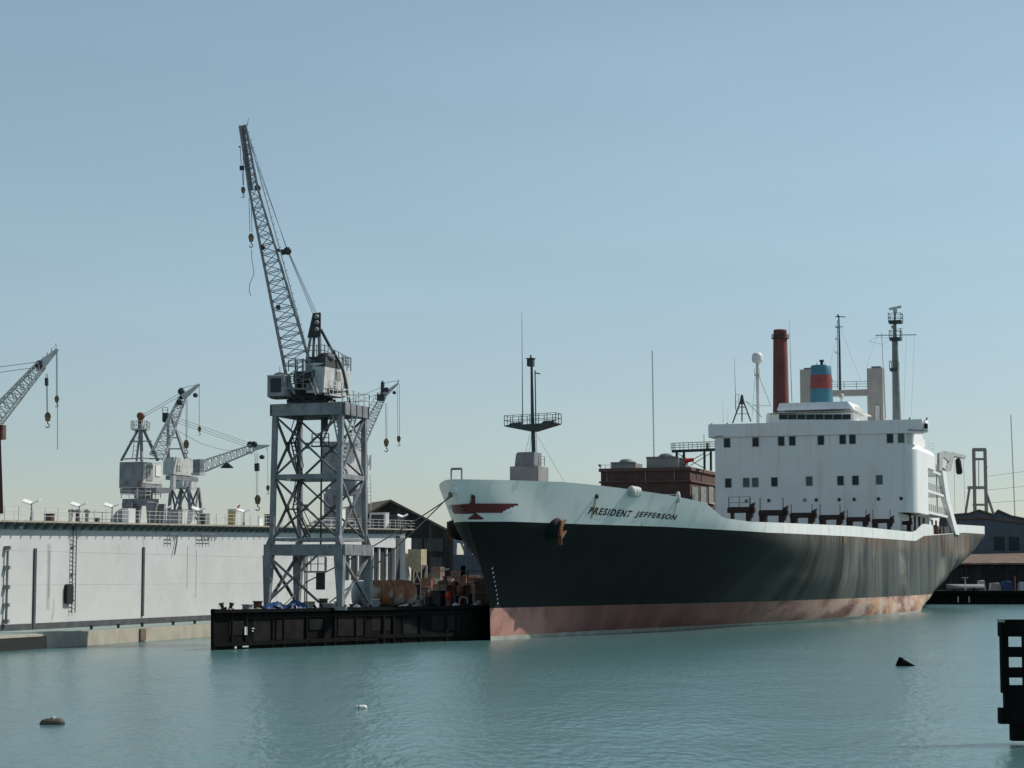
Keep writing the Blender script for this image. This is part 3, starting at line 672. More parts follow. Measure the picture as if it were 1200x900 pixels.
# white hawse lip under the stem rail and rust runs
p = arcpt(-.15, at(550, 574, 149).z, .18); m2 = MB(); m2.lathe([(.10, -.22), (.26, -.16), (.33, 0), (.26, .16), (.10, .22)], p, 14, V(1, 0, .2)); m2.build('hawse_lip', white, bul)
for d, yy in ((-1.75, 578),):
    p = arcpt(d, at(537, yy, 149).z, .06); m2 = MB(); m2.lathe([(.12, -.1), (.22, -.05), (.22, .05), (.12, .1)], p, 12, V(.8, -.6, 0)); m2.build('mooring_chock', dsteel, bul)
for px, py in ((699, 581.5), (744, 578.5), (795, 584.5)):
    s, t, z = hull_at(px, py); m2 = MB()
    if px == 699: m2.lathe([(.08, -.15), (.2, -.1), (.2, .1), (.08, .15)], L3(s, t + .02, z), 12, V(.3, -.95, 0)); m2.build('mooring_chock', dsteel, bul)
    else:
        k = 1.0 if px == 744 else .45
        for dx in ((-.75, 0, .8) if px == 744 else (0,)):
            m2.lathe([(.05, -.5), (.25 * k + .05, -.34), (.3 * k + .06, 0), (.25 * k + .05, .3), (.05, .42)], L3(s + dx, t - .02, z + .18), 12)
        if px == 744: m2.box(tuple(L3(s - .9, t + .2, z - .15)), tuple(L3(s + 1.0, t - .5, z + .1)))
        m2.build('roller_chock', steell, bul)
rustrun = paint('rust_run', (.33, .25, .13), (.42, .36, .24), 2, .8)
for (xa, ya, xb, yb, wd) in ((698, 585, 693, 607, .12), (793, 587, 790, 603, .06)):
    (sa, _, za), (sb, _, zb) = hull_at(xa, ya), hull_at(xb, yb); m2 = MB()
    m2.grid([[hp(sa - wd + (sb - sa) * k / 6, za + (zb - za) * k / 6, .012) for k in range(7)], [hp(sa + wd + (sb - sa) * k / 6 , za + (zb - za) * k / 6, .012) for k in range(7)]]); m2.build('rust_stain', rustrun, bul)
# draught marks near the stem
m2 = MB()
for k in range(9):
    z = 2.7 + k * .33; s = S0F(zc(z)) + 1.2; q = [hp(s - .05, z, .02), hp(s + .06, z, .02), hp(s + .06, z + .14, .02), hp(s - .05, z + .14, .02)]; m2.face(q)
m2.build('draught_marks', white, ship)
# anchors in their bolsters
for sg in (1, -1):
    s, t, z = hull_at(652, 612)
    m2 = MB(); c = L3(s, sg * (t - .1), z - .55); dirn = V(-.35, -sg * .85, -.35).normalized()
    m2.lathe([(1.1, -.6), (.86, -.05), (.66, .25), (.42, .42), (.25, .45)], c, 20, dirn); bo = m2.build('anchor_bolster', hull_m, ship)
    m2 = MB(); a = c + dirn * .52
    upv = V(0, 0, 1)
    m2.beam(a - upv * 1.0, a + upv * .85, .10, .34, dirn); m2.beam(a - upv * .35, a + upv * .5, .3, .3, dirn)
    for k in (-.35, .5):
        base = a + upv * k; tipp = base + dirn * .25 + V(.95, 0, .5)
        m2.hexa([base + V(0, .18, -.2), base + V(0, -.18, -.2), base + V(0, -.18, .2), base + V(0, .18, .2)], [tipp + V(0, .05, -.06), tipp + V(0, -.05, -.06), tipp + V(0, -.05, .06), tipp + V(0, .05, .06)])
    m2.beam(a, c - dirn * .3, .3, .3); m2.build('anchor', rustm, ship)
# jackstaff frame on the stem
m2 = MB(); a, b = L3(-7.6, -.35, 11.7), L3(-7.6, .45, 11.7)
for p in (a, b): m2.beam(p, p + V(0, 0, .85), .09)
m2.beam(a + V(0, 0, .85), b + V(0, 0, .85), .12, .16); m2.build('bow_fairlead_frame', steel, ship)

# ---- foremast
fm = thing('foremast', '', '', (0, 0, 0)); fm.parent = ship
for k in ('label', 'category'): del fm[k]
ROOT['foremast'] = V(0, 0, 0)
sM = 9.0
def fbox(x0, x1, y0, y1, s, depth, mb=None):
    a, b = SS(x0, y1, s), SS(x1, y0, s); mb = mb or MB()
    mb.box(tuple(L3(s, a[1], a[2])), tuple(L3(s + depth, b[1], b[2]))); return mb
m2 = fbox(597.5, 631, 546, 566, sM, 2.6); m2.build('mast_house', vent_m, fm)
a, b = SS(603, 547, sM + .3), SS(626, 529.5, sM + .3)
m2 = MB(); pr = [(a[1], a[2])] + [(a[1] + .1 + .25 * (1 - cos(x)), b[2] - .3 + .3 * sin(x)) for x in (0, .5, 1, pi / 2)] + [(b[1], b[2])] + [(b[1], a[2])]
m2.prism([L3(sM + .3, y, z) for y, z in pr], V(1.9, 0, 0)); m2.build('mast_house_hood', steel, fm)
x0 = SS(625.5, 530, sM + 1); xt = SS(622.5, 420, sM + 1)
def MP(px, py, ds=1.0): return LS(px, py, sM + ds)
m2 = MB(); m2.tube(MP(625.5, 532), MP(624, 490), .17, .15, 10); m2.tube(MP(624, 490), MP(623, 428), .14, .10, 10); m2.build('mast_pole', mastd, fm)
m2 = MB(); m2.tube(MP(628, 500), MP(627, 434), .05, n=6); m2.beam(MP(627, 437), MP(633, 438), .09); m2.build('halyard_spar', mastd, fm)
m2 = MB(); c = MP(622, 425); m2.box(tuple(c - V(.25, .25, .3)), tuple(c + V(.25, .25, .3))); m2.box(tuple(c - V(.33, .33, -.3)), tuple(c + V(.33, .33, .36))); m2.tube(c + V(0, 0, .36), c + V(0, 0, .62), .07, n=8); m2.build('mast_lantern', mastd, fm)
pl, pr_, pc = MP(594.5, 500.5), MP(654.5, 497), MP(624, 505.5)
m2 = MB(); tt = V(1.5, 0, 0)
m2.prism([pl - tt * .5, pl + V(0, 0, .09) - tt * .5, pr_ + V(0, 0, .09) - tt * .5, pr_ - tt * .5, pc + V(0, -.2, 0) - tt * .5, pc + V(0, .2, 0) - tt * .5], tt); m2.build('mast_platform', mastd, fm)
m2 = MB(); h = V(0, 0, .09); cs = [pl - tt * .5 + h, pr_ - tt * .5 + h, pr_ + tt * .5 + h, pl + tt * .5 + h]; m2.rail(cs + [cs[0]], .78, .75, .022, 2); m2.build('platform_railing', mastd, fm)
m2 = MB(); m2.tube(MP(612.5, 498), MP(611.5, 366), .045, .012, 6); m2.build('whip_antenna', mastd, fm)
m2 = MB(); m2.ladder(MP(627.5, 531), MP(626, 503), .25, V(0, 1, 0), .015, .3); m2.build('mast_ladder', mastg, fm)
m2 = MB(); m2.rail([MP(631, 546, .2), MP(638, 546, 1.2)], .75, .8, .02, 3); m2.rail([MP(638, 546, 1.2), MP(638, 546, 2.2)], .75, .8, .02, 3); m2.build('house_rungs', mastg, fm)
m2 = MB()
for a, b in (((628, 508), (664, 569)), ((621, 508), (612, 547)), ((623, 508), (618, 546))): m2.tube(MP(*a), MP(*b), .014, n=4)
m2.build('mast_stay', cable, fm)
# seabirds perched on the platform
for k, px in enumerate((599, 602.5, 606, 610, 637.5, 641, 645, 648)):
    p = MP(px, 500.3 - (px - 594.5) * .058, .7 + .5 * (k % 2)); wp = SO + U * p.x - W * (p.y) + V(0, 0, 0)
    q = ship_world(p.x, -p.y, p.z + .06)
    m2 = MB(); ax = V(.85, .3, .45)
    m2.lathe([(.005, -.26), (.05, -.2), (.085, -.05), (.08, .08), (.04, .15), (.045, .19), (.05, .23), (.03, .27), (.012, .29), (.005, .36)], q + V(0, 0, .16), 10, ax)
    for e in (-.03, .03): m2.tube(q + V(e, e, .0), q + V(e, e, .12), .009, n=4)
    tag(m2.build('bird', mastd, None, q), 'small dark seabird perched on the foremast platform of the ship', 'bird', 'seabirds on the foremast platform')

# ---- deckhouse
SH = 133.5
dh = thing('deckhouse', '', '', (0, 0, 0)); dh.parent = ship
for k in ('label', 'category'): del dh[k]
ROOT['deckhouse'] = V(0, 0, 0)
zr = SS(960, 494.3, SH)[2]; zwing = SS(840, 512.5, SH)[2]; zlow = SS(1060, 600.5, SH)[2]
tl = SS(838, 560, SH)[1]; twl = SS(830.5, 505, SH)[1]; twr = SS(1084, 497, SH)[1]
def slab(m, s0, s1, t0, t1, z0, z1): m.box(tuple(L3(s0, t0, z0)), tuple(L3(s1, t1, z1)))
def corner(m, s0, s1, t0, t1, z0, z1, r, taper=0.0, n=8):   # plan with a rounded port-forward corner
    pts = [(s1, t0), (s0, t0)] + [(s0 + r - r * cos(x), t1 - r + r * sin(x)) for x in [pi / 2 * i / n for i in range(n + 1)]] + [(s1, t1)]
    lo = [L3(a, b, z0) for a, b in pts]; hi = [L3(a, b, z1) for a, b in pts]; N_ = len(pts)
    m._add(lo + hi, [tuple(range(N_)), tuple(range(2 * N_ - 1, N_ - 1, -1))], False)
    for i in range(N_):
        j = (i + 1) % N_; m._add([lo[i], lo[j], hi[j], hi[i]], [(0, 1, 2, 3)], 2 <= i < 2 + n)
m2 = MB(); slab(m2, SH, SH + 20, tl, 11.4, 9.2, zlow + .1); slab(m2, SH + .01, SH + 20, tl + .02, 12.6, zlow, zwing + .3); m2.build('house_block', housew, dh)
zs = SS(1078, 518, SH)[2]
m2 = MB(); corner(m2, SH + .05, SH + 12, 8.0, 13.95, zlow, ST(1098, 553, 13.7)[2], 1.9); corner(m2, SH + .05, SH + 20, 8.0, 13.95, ST(1098, 553, 13.7)[2], zs - .9, 1.9)
pts0 = [(SH + .05 + 1.9 - 1.9 * cos(x), 13.95 - 1.9 + 1.9 * sin(x)) for x in [pi / 2 * i / 8 for i in range(9)]]
ring = lambda ins, z: [L3(SH + 20, 8.0, z)] + [L3(SH + .05 + ins * .0, 8.0, z)] + [L3(a + ins * .8 * (1 if False else .6), b - ins, z) for a, b in pts0] + [L3(SH + 20, 13.95 - ins, z)]
m2.grid([ring(0, zs - .9), ring(.25, zs - .35), ring(.8, zs), ring(1.6, zs + .02)], True)
m2.build('side_casing', housew, dh)
m2 = MB(); slab(m2, SH - .25, SH + 3.2, twl, twr - .35, zwing, zr); slab(m2, SH + 3.2, SH + 19, tl + 1, 12.4, zwing + .25, zr - .02)
c = L3(SH + .9, twr - .35, (zwing + zr) / 2 + .1)
m2.build('bridge_front', housew, dh)
m2 = MB(); hh = (zr - zwing) / 2
m2.lathe([(hh * .98, -.4), (hh * .98, .25), (hh * .85, .45), (hh * .4, .55)], L3(SH + .75, twr - .2, zr - hh), 18, V(0, -1, 0)); m2.build('wing_end', housew, dh)
m2 = MB(); slab(m2, SH - .22, SH + .3, twr - .1, twr + .36, zr - hh - .35, zr - hh + .3); m2.build('wing_light', letter_m, dh)
m2 = MB(); slab(m2, SH + 1.2, SH + 4.5, 12.55, 13.3, zs - .2, zwing + .05); m2.build('wing_support', housew, dh)
m2 = MB(); m2.beam(LS(1064, 503.5, SH - .3), LS(1083, 504.5, SH - .3), .22, .12); m2.build('wing_trim', steel, dh)
m2 = MB(); m2.beam(LS(838, 511.5, SH - .27), LS(847, 511, SH - .27), .15, .12); m2.build('wing_trim', steel, dh)
# windows: frame and glass in one mesh each
def win(x, y, wpx, hpx, gl):
    t0, z0 = SS(x - wpx / 2, y + hpx / 2, SH)[1:]; t1, z1 = SS(x + wpx / 2, y - hpx / 2, SH)[1:]; m = MB(); e = .07
    slab(m, SH - .05, SH + .03, t0 - e, t0, z0 - e, z1 + e); slab(m, SH - .05, SH + .03, t1, t1 + e, z0 - e, z1 + e); slab(m, SH - .05, SH + .03, t0, t1, z0 - e, z0); slab(m, SH - .05, SH + .03, t0, t1, z1, z1 + e)
    m.cur = 1; slab(m, SH - .012, SH + .02, t0, t1, z0, z1)
    m.build('window', [vent_m, gl], dh)
for x, y, g in ((852, 519, 0), (885.5, 518, 0), (915.5, 517, 0), (928.5, 516.7, 0), (962, 516, 0), (987.5, 515, 0), (999, 514.8, 0), (1043, 513.8, 0), (1056, 513.5, 1),
                (853.5, 566, 0), (874.5, 565.5, 1), (885, 565.3, 1), (907.5, 564.7, 0), (948.3, 563.8, 1), (985, 563.2, 0), (1002.5, 562.9, 0), (1030.5, 562.2, 1)):
    win(x, y, 6.6, 10.2, glass2 if g else glass)
for x, y in ((901, 586.5), (943, 586), (956.5, 585.8), (983.5, 585.5), (1001, 585.2), (1029.5, 584.6), (1056, 584.2), (874.5, 587)):
    p = LS(x, y, SH); m = MB(); m.lathe([(.26, -.04), (.26, .05), (.2, .05), (.2, .02), (.001, .02)] if False else [(.27, -.03), (.27, .04), (.19, .045)], p, 16, V(-1, 0, 0)); m.cur = 1; m.lathe([(.19, -.02), (.19, .06)], p, 16, V(-1, 0, 0)); m.build('porthole', [vent_m, glass if x not in (943, 874.5) else vent_m], dh)
# open side galleries with the slanted white buttress
sg0, sg1 = SH + 20, SH + 42
zg = [ST(1100, y, 13.6)[2] for y in (554, 578, 602)]
m2 = MB()
for z in zg: slab(m2, sg0 - 8.2, sg1 - 6 + (zg[2] - z) * .4, 8.6, 13.7, z - .32, z)
slab(m2, sg0, sg0 + 2, 8.0, 13.0, zlow - 3, zlow); m2.build('gallery_deck', housew, dh)
ptop, pbot = ST(1105, 552, 13.7), ST(1120.5, 622, 13.7); pmid = ST(1109.5, 585, 13.7)
m2 = MB(); wd = 4.2
def col(a, b, m):
    m.hexa([L3(b[0] - 2.6, 13.15, b[2]), L3(b[0] - 2.6, 13.95, b[2]), L3(b[0] + 2.4, 13.95, b[2]), L3(b[0] + 2.4, 13.15, b[2])], [L3(a[0] - 2.6, 13.15, a[2]), L3(a[0] - 2.6, 13.95, a[2]), L3(a[0] + 1.6, 13.95, a[2]), L3(a[0] + 1.6, 13.15, a[2])])
col(ptop, pmid, m2); col(pmid, (pbot[0], 13.7, zband(pbot[0]) - .2), m2); m2.build('side_buttress', housew, dh)
m2 = MB()
for z in zg: m2.rail([L3(sg0 - 8, 13.5, z), L3(sg1 - 8, 13.5, z)], 1.05, 2.2, .04, 3)
m2.build('gallery_railing', vent_m, dh)
m2 = MB()
for z0, z1 in zip(zg[1:], zg): 
    for t in (13.4,): m2.tube(L3(sg0 + 6, t, z0), L3(sg0 + 6, t, z1), .09, n=8)
    m2.ladder(L3(sg0 + 3, 10, z0), L3(sg0 + 9, 10, z1), .7, V(0, 1, 0), .05, .5)
m2.build('gallery_ladder', vent_m, dh)
m2 = MB(); slab(m2, SH + 1.5, SH + 28, 10.0, 10.6, 9.3, zlow - .3); m2.build('shelter_bulkhead', paint('shelter_grey', (.30, .31, .31), None, .5, .7), dh)
m2 = MB(); slab(m2, SH + 20, SH + 62, -10, 9.2, 9.3, zlow + 1.2); slab(m2, SH + 20, SH + 40, -10, 8, zlow, zlow + 5); m2.build('aft_house', housew, dh)
for k in range(9): m2 = MB(); x = SH + 3 + k * 4.6; m2.tube(L3(x, 12.6, 9.6), L3(x, 12.6, zlow - .28), .14, n=8); m2.build('shelter_post', frame_m, dh)
m2 = MB(); m2.rail([L3(SH + 18, 13.4, 11.0), L3(SH + 42, 13.4, 11.6)], 1.0, 2, .04, 3); m2.build('shelter_railing', frame_m, dh)
for k in range(7):
    m2 = MB(); x = SH + 21 + k * 2.6; m2.box(tuple(L3(x, 11.4, 10.9)), tuple(L3(x + 1.3, 12.4, 12.0 + .7 * R.random()))); m2.build('deck_machinery', rustm, dh)
# small vents seen at roof edge
for x, y in ((834, 497), (852, 496.5), (1066, 490), (1086, 490.3)): m2 = MB(); p = LS(x, y, SH + .5); m2.tube(p - V(0, 0, .2), p + V(0, 0, .12), .12, n=8); m2.build('roof_fitting', mastg, dh)
# ---- wheelhouse
wh = thing('wheelhouse', '', '', (0, 0, 0)); wh.parent = ship
for k in ('label', 'category'): del wh[k]
ROOT['wheelhouse'] = V(0, 0, 0)
sw = SH + 2.0
def fslab(x0, x1, y0, y1, s, dep, mb=None, name=None, mat=None, par=None):
    a, b = SS(x0, y1, s), SS(x1, y0, s); mb = mb or MB(); mb.box(tuple(L3(s, a[1], a[2])), tuple(L3(s + dep, b[1], b[2])))
    return mb.build(name, mat, par) if name else mb
fslab(905, 1001, 483, 496, sw + .3, 9, name='wheelhouse_wall', mat=housew, par=wh)
for k in range(8):
    x = 913 + k * 10.6; fslab(x, x + 9.6, 485.4, 491.6, sw + .2, .12, name='bridge_window', mat=glass, par=wh)
m2 = MB(); c = LS(904, 491, sw + 1.6); m2.tube(c - V(0, 0, .9), c + V(0, 0, .62), .75, n=14); c = LS(1000, 489.5, sw + 1.6); m2.tube(c - V(0, 0, .9), c + V(0, 0, .5), .75, n=14); m2.build('wheelhouse_corner', housew, wh)
fslab(897.5, 1008, 481.0, 484.2, sw - .5, 10.5, name='wheelhouse_eave', mat=housew, par=wh)
a = SS(911, 481.3, sw + 1.0); b = SS(1000, 470, sw + 1.0)
m2 = MB(); z0, z1 = a[2], b[2]
m2.hexa([L3(sw + .6, a[1], z0), L3(sw + .6, b[1] - .2, z0), L3(sw + 9, b[1], z0), L3(sw + 9, a[1], z0)], [L3(sw + 1.2, a[1] + .25, z1), L3(sw + 1.2, b[1] - .9, z1), L3(sw + 8.5, b[1] - .5, z1), L3(sw + 8.5, a[1] + .25, z1)])
m2.build('wheelhouse_top', housew, wh)
m2 = MB(); p = LS(986, 465, sw + 3); m2.lathe([(.12, -.7), (.12, -.2), (.35, -.15), (.42, .05), (.3, .35), (.05, .45)], p, 14); m2.build('searchlight', steell, wh)
m2 = MB(); p = LS(1003, 478, sw + 4); m2.rail([p - V(0, 0, .9), p + V(6, 0, -.9)], 1.2, 1.5, .04, 3); m2.build('wheelhouse_railing', white, wh)
# ---- funnel
fu = thing('funnel', '', '', (0, 0, 0)); fu.parent = ship
for k in ('label', 'category'): del fu[k]
ROOT['funnel'] = V(0, 0, 0)
sf = SH + 14; b = SS(962.5, 471, sf); tpx = SS(976.5, 471, sf)[1] - b[1]; t2 = SS(973.5, 430, sf)[1] - SS(961.5, 430, sf)[1]
zf = [SS(962, y, sf)[2] for y in (478, 456.2, 440.0, 431, 428.5)]
def rr(z): k = (z - zf[0]) / (zf[4] - zf[0]); return tpx + (t2 - tpx) * k
def funnel_ring(z0, z1, mat, name, dome=False):
    m = MB(); rows = []
    zs_ = [z0, z1] if not dome else [z0, z1 - .12, z1]
    for i, z in enumerate(zs_): rows.append([(L3(b[0] + 1.0 * rr(z) * cos(a), b[1] + rr(z) * (1 if not (dome and i == 2) else .9) * sin(a), z)) for a in [2 * pi * j / 40 for j in range(41)]])
    m.grid(rows)
    m.face(rows[-1][:-1]); return m.build(name, mat, fu)
funnel_ring(zf[0], zf[1], fblue, 'lower_casing'); funnel_ring(zf[1], zf[2], fred, 'red_band'); funnel_ring(zf[2], zf[4], fblue, 'upper_casing', True)
m2 = MB(); p = LS(963, 429, sf); m2.tube(p - V(0, 0, .4), p + V(0, 0, .65), .22, n=10); m2.tube(p + V(0, 0, .6), p + V(0, 0, .9), .34, n=10); m2.build('exhaust_pipe', mastd, fu)
m2 = MB()
for px in (957, 967): p = LS(px, 432, sf); m2.tube(p - V(0, 0, .3), p + V(0, 0, .9), .03, n=5)
m2.build('exhaust_rod', mastd, fu)
zc_ = SS(973, 446.5, sf)[2]; m2 = MB()
pl_ = [(-.9, .62), (-.35, .72), (.25, .25), (.75, -.2), (.95, -.72), (.55, -.62), (.1, -.25), (-.3, .1)]
m2.face([L3(b[0] + (rr(zc_) + .07) * cos(1.25 - x * .36), b[1] + (rr(zc_) + .07) * sin(1.25 - x * .36), zc_ + y) for x, y in pl_]); m2.build('eagle_emblem', white, fu)
# ---- kingposts aft of the house
kp = thing('kingposts', '', '', (0, 0, 0)); kp.name = 'goalpost_kingpost'; kp.parent = ship
for k in ('label', 'category'): del kp[k]
ROOT[kp.name] = V(0, 0, 0)
sk = SH + 24
fslab(939.5, 953, 432.5, 600, sk, 2.3, name='post', mat=postg, par=kp); fslab(1018.5, 1034, 431, 600, sk, 2.3, name='post', mat=postg, par=kp)
fslab(942, 950, 430.8, 434, sk + .4, 1.4, name='post_cap', mat=mastg, par=kp); fslab(1021, 1032, 429, 432, sk + .4, 1.4, name='post_cap', mat=mastg, par=kp)
fslab(953.1, 1018.4, 456, 464.5, sk + .3, 1.8, name='crossbeam', mat=postg, par=kp)
m2 = MB(); m2.rail([LS(975, 456, sk + .4), LS(1018, 455.6, sk + .4)], 1.1, 1.7, .035, 3); m2.rail([LS(975, 456, sk + 2.0), LS(1018, 455.6, sk + 2.0)], 1.1, 1.7, .035, 3); m2.build('walkway_railing', mastg, kp)
fslab(1026, 1030.5, 475, 500, sk - .4, .3, name='vent_trunk', mat=steell, par=kp)
# dark signal mast on the crossbeam
sm = thing('signal_mast', '', '', (0, 0, 0)); sm.parent = ship
for k in ('label', 'category'): del sm[k]
ROOT['signal_mast'] = V(0, 0, 0)
KP = lambda x, y, d=1.2: LS(x, y, sk + d)
m2 = MB(); m2.tube(KP(984.5, 457), KP(983.7, 400), .2, .15, 10); m2.tube(KP(983.7, 400), KP(983, 370), .13, .10, 8); m2.build('mast_pole', mastd, sm)
m2 = MB(); m2.beam(KP(978.5, 371.3), KP(990.5, 371.3), .12); m2.beam(KP(979, 383.3), KP(988, 383), .1); m2.tube(KP(982, 371.5), KP(982, 368.5), .12, n=8)
for y in (384, 398, 414): m2.beam(KP(984, y + 1), KP(979, y - .5), .07); m2.beam(KP(979.4, y), KP(979, y - 2.5), .08)
m2.build('signal_arm', mastd, sm)
m2 = MB(); m2.ladder(KP(981.8, 456), KP(981.3, 375), .25, V(1, 0, 0), .02, .5); m2.build('mast_ladder', mastd, sm)
m2 = MB(); m2.tube(KP(985, 385), KP(1009, 447), .014, n=4); m2.tube(KP(983, 385), KP(972, 430), .014, n=4); m2.build('mast_stay', cable, sm)
# radar mast
rm = thing('radar_mast', '', '', (0, 0, 0)); rm.parent = ship
for k in ('label', 'category'): del rm[k]
ROOT['radar_mast'] = V(0, 0, 0)
sr_ = SH + 8; RP = lambda x, y, d=0.0: LS(x, y, sr_ + d)
m2 = MB(); m2.tube(RP(1051, 492), RP(1048.7, 400), .6, .42, 12); m2.tube(RP(1048.7, 400), RP(1048.6, 376), .33, .22, 10); m2.tube(RP(1048.6, 376), RP(1048.9, 365), .15, n=8); m2.build('mast_pole', mastg, rm)
for y, x0, x1 in ((397.5, 1042.2, 1057), (433.5, 1042.5, 1053.5), (377.5, 1041, 1058)):
    a, b = RP(x0, y, -.9), RP(x1, y, .9); m2 = MB(); m2.box((a.x, a.y, a.z - .12), (b.x, b.y, b.z + .12)); m2.build('platform', mastd, rm)
    m2 = MB(); cs = [V(a.x, a.y, a.z + .1), V(a.x, b.y, a.z + .1), V(b.x, b.y, a.z + .1), V(b.x, a.y, a.z + .1)]; hgt = 1.15
    m2.rail(cs + [cs[0]], hgt, 1.5, .035, 2 if y < 380 else 1); m2.build('platform_railing', mastd, rm)
m2 = MB(); a, b = RP(1042, 362.3), RP(1056.5, 359.3); m2.beam(a, b, .35, .3); m2.lathe([(.2, -.6), (.3, -.5), (.3, -.1), (.12, .0)], RP(1049, 362), 12); m2.build('radar_scanner', steell, rm)
m2 = MB(); m2.beam(RP(1026, 393), RP(1074, 392.3), .1); m2.build('yardarm', mastd, rm)
m2 = MB(); m2.tube(RP(1055.5, 397), RP(1055.5, 384.5), .05, n=6); m2.beam(RP(1053, 385), RP(1058, 385), .08); m2.tube(RP(1046, 381.5), RP(1046, 385), .22, n=8); m2.build('navigation_lamp', steell, rm)
m2 = MB(); m2.tube(RP(1071.5, 393), RP(1068, 486, 3), .012, n=4); m2.tube(RP(1062, 393), RP(1059, 486, 3), .012, n=4); m2.tube(RP(1028, 393), RP(1015, 430, 3), .012, n=4); m2.build('halyard', cable, rm)
# thin pole with wire aerial beside the right kingpost
m2 = MB(); a = LS(1038, 490, sr_ + 5); m2.tube(a, LS(1033, 390, sr_ + 5), .06, .03, 6)
for q in ((1018, 400), (1043, 398.5)): m2.tube(LS(1034.5, 403.5, sr_ + 5), LS(*q, sr_ + 5), .02, n=4)
m2.tube(LS(1018, 400, sr_ + 5), LS(1027, 395, sr_ + 5), .02, n=4); m2.tube(LS(1027, 395, sr_ + 5), LS(1045, 397, sr_ + 5), .02, n=4); m2.build('wire_aerial', mastg, ship)
# satellite dome on its lattice post
sa = thing('satellite_mast', '', '', (0, 0, 0)); sa.parent = ship
for k in ('label', 'category'): del sa[k]
ROOT['satellite_mast'] = V(0, 0, 0)
AP = lambda x, y, d=0.0: LS(x, y, SH + 6 + d)
m2 = MB(); m2.lattice(AP(888.7, 498), AP(887.7, 424.5), .36, .36, 30, .06, .04); m2.tube(AP(888.7, 498), AP(887.7, 424.5), .12, n=8); m2.build('mast_pole', white, sa)
p = AP(887.5, 424); rd = .78; m2 = MB(); m2.lathe([(.45, -.15), (rd * .92, 0), (rd, .2), (rd, .75)] + [(rd * cos(a), .75 + rd * .85 * sin(a)) for a in (.3, .6, .9, 1.2, 1.45)], p, 24); m2.build('radome', white, sa)
m2 = MB(); a = AP(884.2, 440.5, -.4); b2_ = AP(891.2, 439.8, .4); m2.box((a.x, a.y, a.z), (b2_.x, b2_.y, b2_.z + .1)); m2.rail([V(a.x, a.y, a.z + .1), V(a.x, b2_.y, a.z + .1)], .9, .8, .025, 2); m2.build('platform', steell, sa)
m2 = MB(); m2.tube(AP(890, 442), AP(903, 475, -2), .05, n=5); m2.tube(AP(885, 442), AP(881, 492), .03, n=5); m2.beam(AP(881.5, 475.5), AP(903.5, 475.5), .07); m2.tube(AP(888, 476), AP(873, 470), .03, n=4); m2.build('mast_brace', steell, sa)
# dark tripod and whip aerials on the starboard wing
m2 = MB(); TP = lambda x, y, d=0.0: LS(x, y, SH + 4 + d)
ap = TP(869.5, 465.5)
m2.tube(TP(858.5, 496), ap, .1, n=6); m2.tube(TP(880, 494), ap, .1, n=6); m2.tube(TP(869.5, 494, 3), ap, .1, n=6); m2.beam(TP(866, 477), TP(873, 477), .12); m2.beam(TP(862.5, 485), TP(876, 485), .08)
m2.hexa([ap + V(-.35, -.35, -1.0), ap + V(.35, -.35, -1.0), ap + V(.35, .35, -1.0), ap + V(-.35, .35, -1.0)], [ap + V(-.12, -.12, .35), ap + V(.12, -.12, .35), ap + V(.12, .12, .35), ap + V(-.12, .12, .35)])
m2.tube(TP(874, 470), TP(893, 489), .04, n=5); m2.build('tripod_davit', mastd, ship)
m2 = MB(); m2.rail([TP(862, 480, 2), TP(866, 480, 2)], 2.2, .8, .04, 2); m2.build('aerial_cage', steell, ship)
for x0, y0, x1, y1, d, r in ((862.5, 482, 860.5, 417, 2, .05), (928, 471, 925, 376, 10, .055), (847.5, 496, 847, 470, 2, .025), (853, 496, 853, 480, 3, .02)):
    m2 = MB(); m2.tube(LS(x0, y0, SH + d), LS(x1, y1, SH + d), r, r * .3, 6); m2.build('whip_antenna', mastg, ship)
# lifeboat crane on the port quarter
lc = thing('quarter_crane', '', '', (0, 0, 0)); lc.parent = ship
for k in ('label', 'category'): del lc[k]
ROOT['quarter_crane'] = V(0, 0, 0)
CP = lambda x, y, t=12.6: LT(x, y, t)
m2 = MB()
for t in (11.6, 13.2):
    m2.prism([CP(x, y, t) for x, y in ((1098, 531), (1105, 528.5), (1116, 531), (1115, 537), (1112, 552), (1106, 553), (1110, 541), (1103, 535), (1101, 553), (1098, 553))], V(0, -.35, 0))
m2.build('crane_frame', paint('davit_grey', (.42, .43, .41), None, .7, .6, rust=.2), lc)
m2 = MB(); m2.beam(CP(1113, 532), CP(1129, 535.5), .9, .55); m2.build('crane_jib', MATS['davit_grey'], lc)
m2 = MB(); a, b = CP(1100, 553.5, 13.3), CP(1106, 549, 13.0); m2.lathe([(.5, -.8), (.5, -.7), (.3, -.65), (.3, .65), (.5, .7), (.5, .8)], (a + b) / 2, 12, V(1, 0, 0)); m2.build('winch_drum', rustm, lc)
m2 = MB(); p = CP(1123.5, 546.5); m2.lathe([(.35, -1.3), (.55, -1.0), (.5, .9), (.3, 1.3)], p, 10, V(.1, .1, 1)); m2.build('hanging_fender', blackm, lc)
m2 = MB(); m2.tube(CP(1118, 534), CP(1119, 600), .03, n=4); m2.tube(CP(1129, 536), CP(1131, 600), .03, n=4); m2.tube(CP(1122, 534), CP(1123, 541), .03, n=4); m2.build('fall_wire', cable, lc)
m2 = MB(); m2.rail([LT(1089, 528, 13.3), LT(1094, 528, 13.3)], 1.3, 2, .05, 3); m2.build('casing_railing', white, ship)
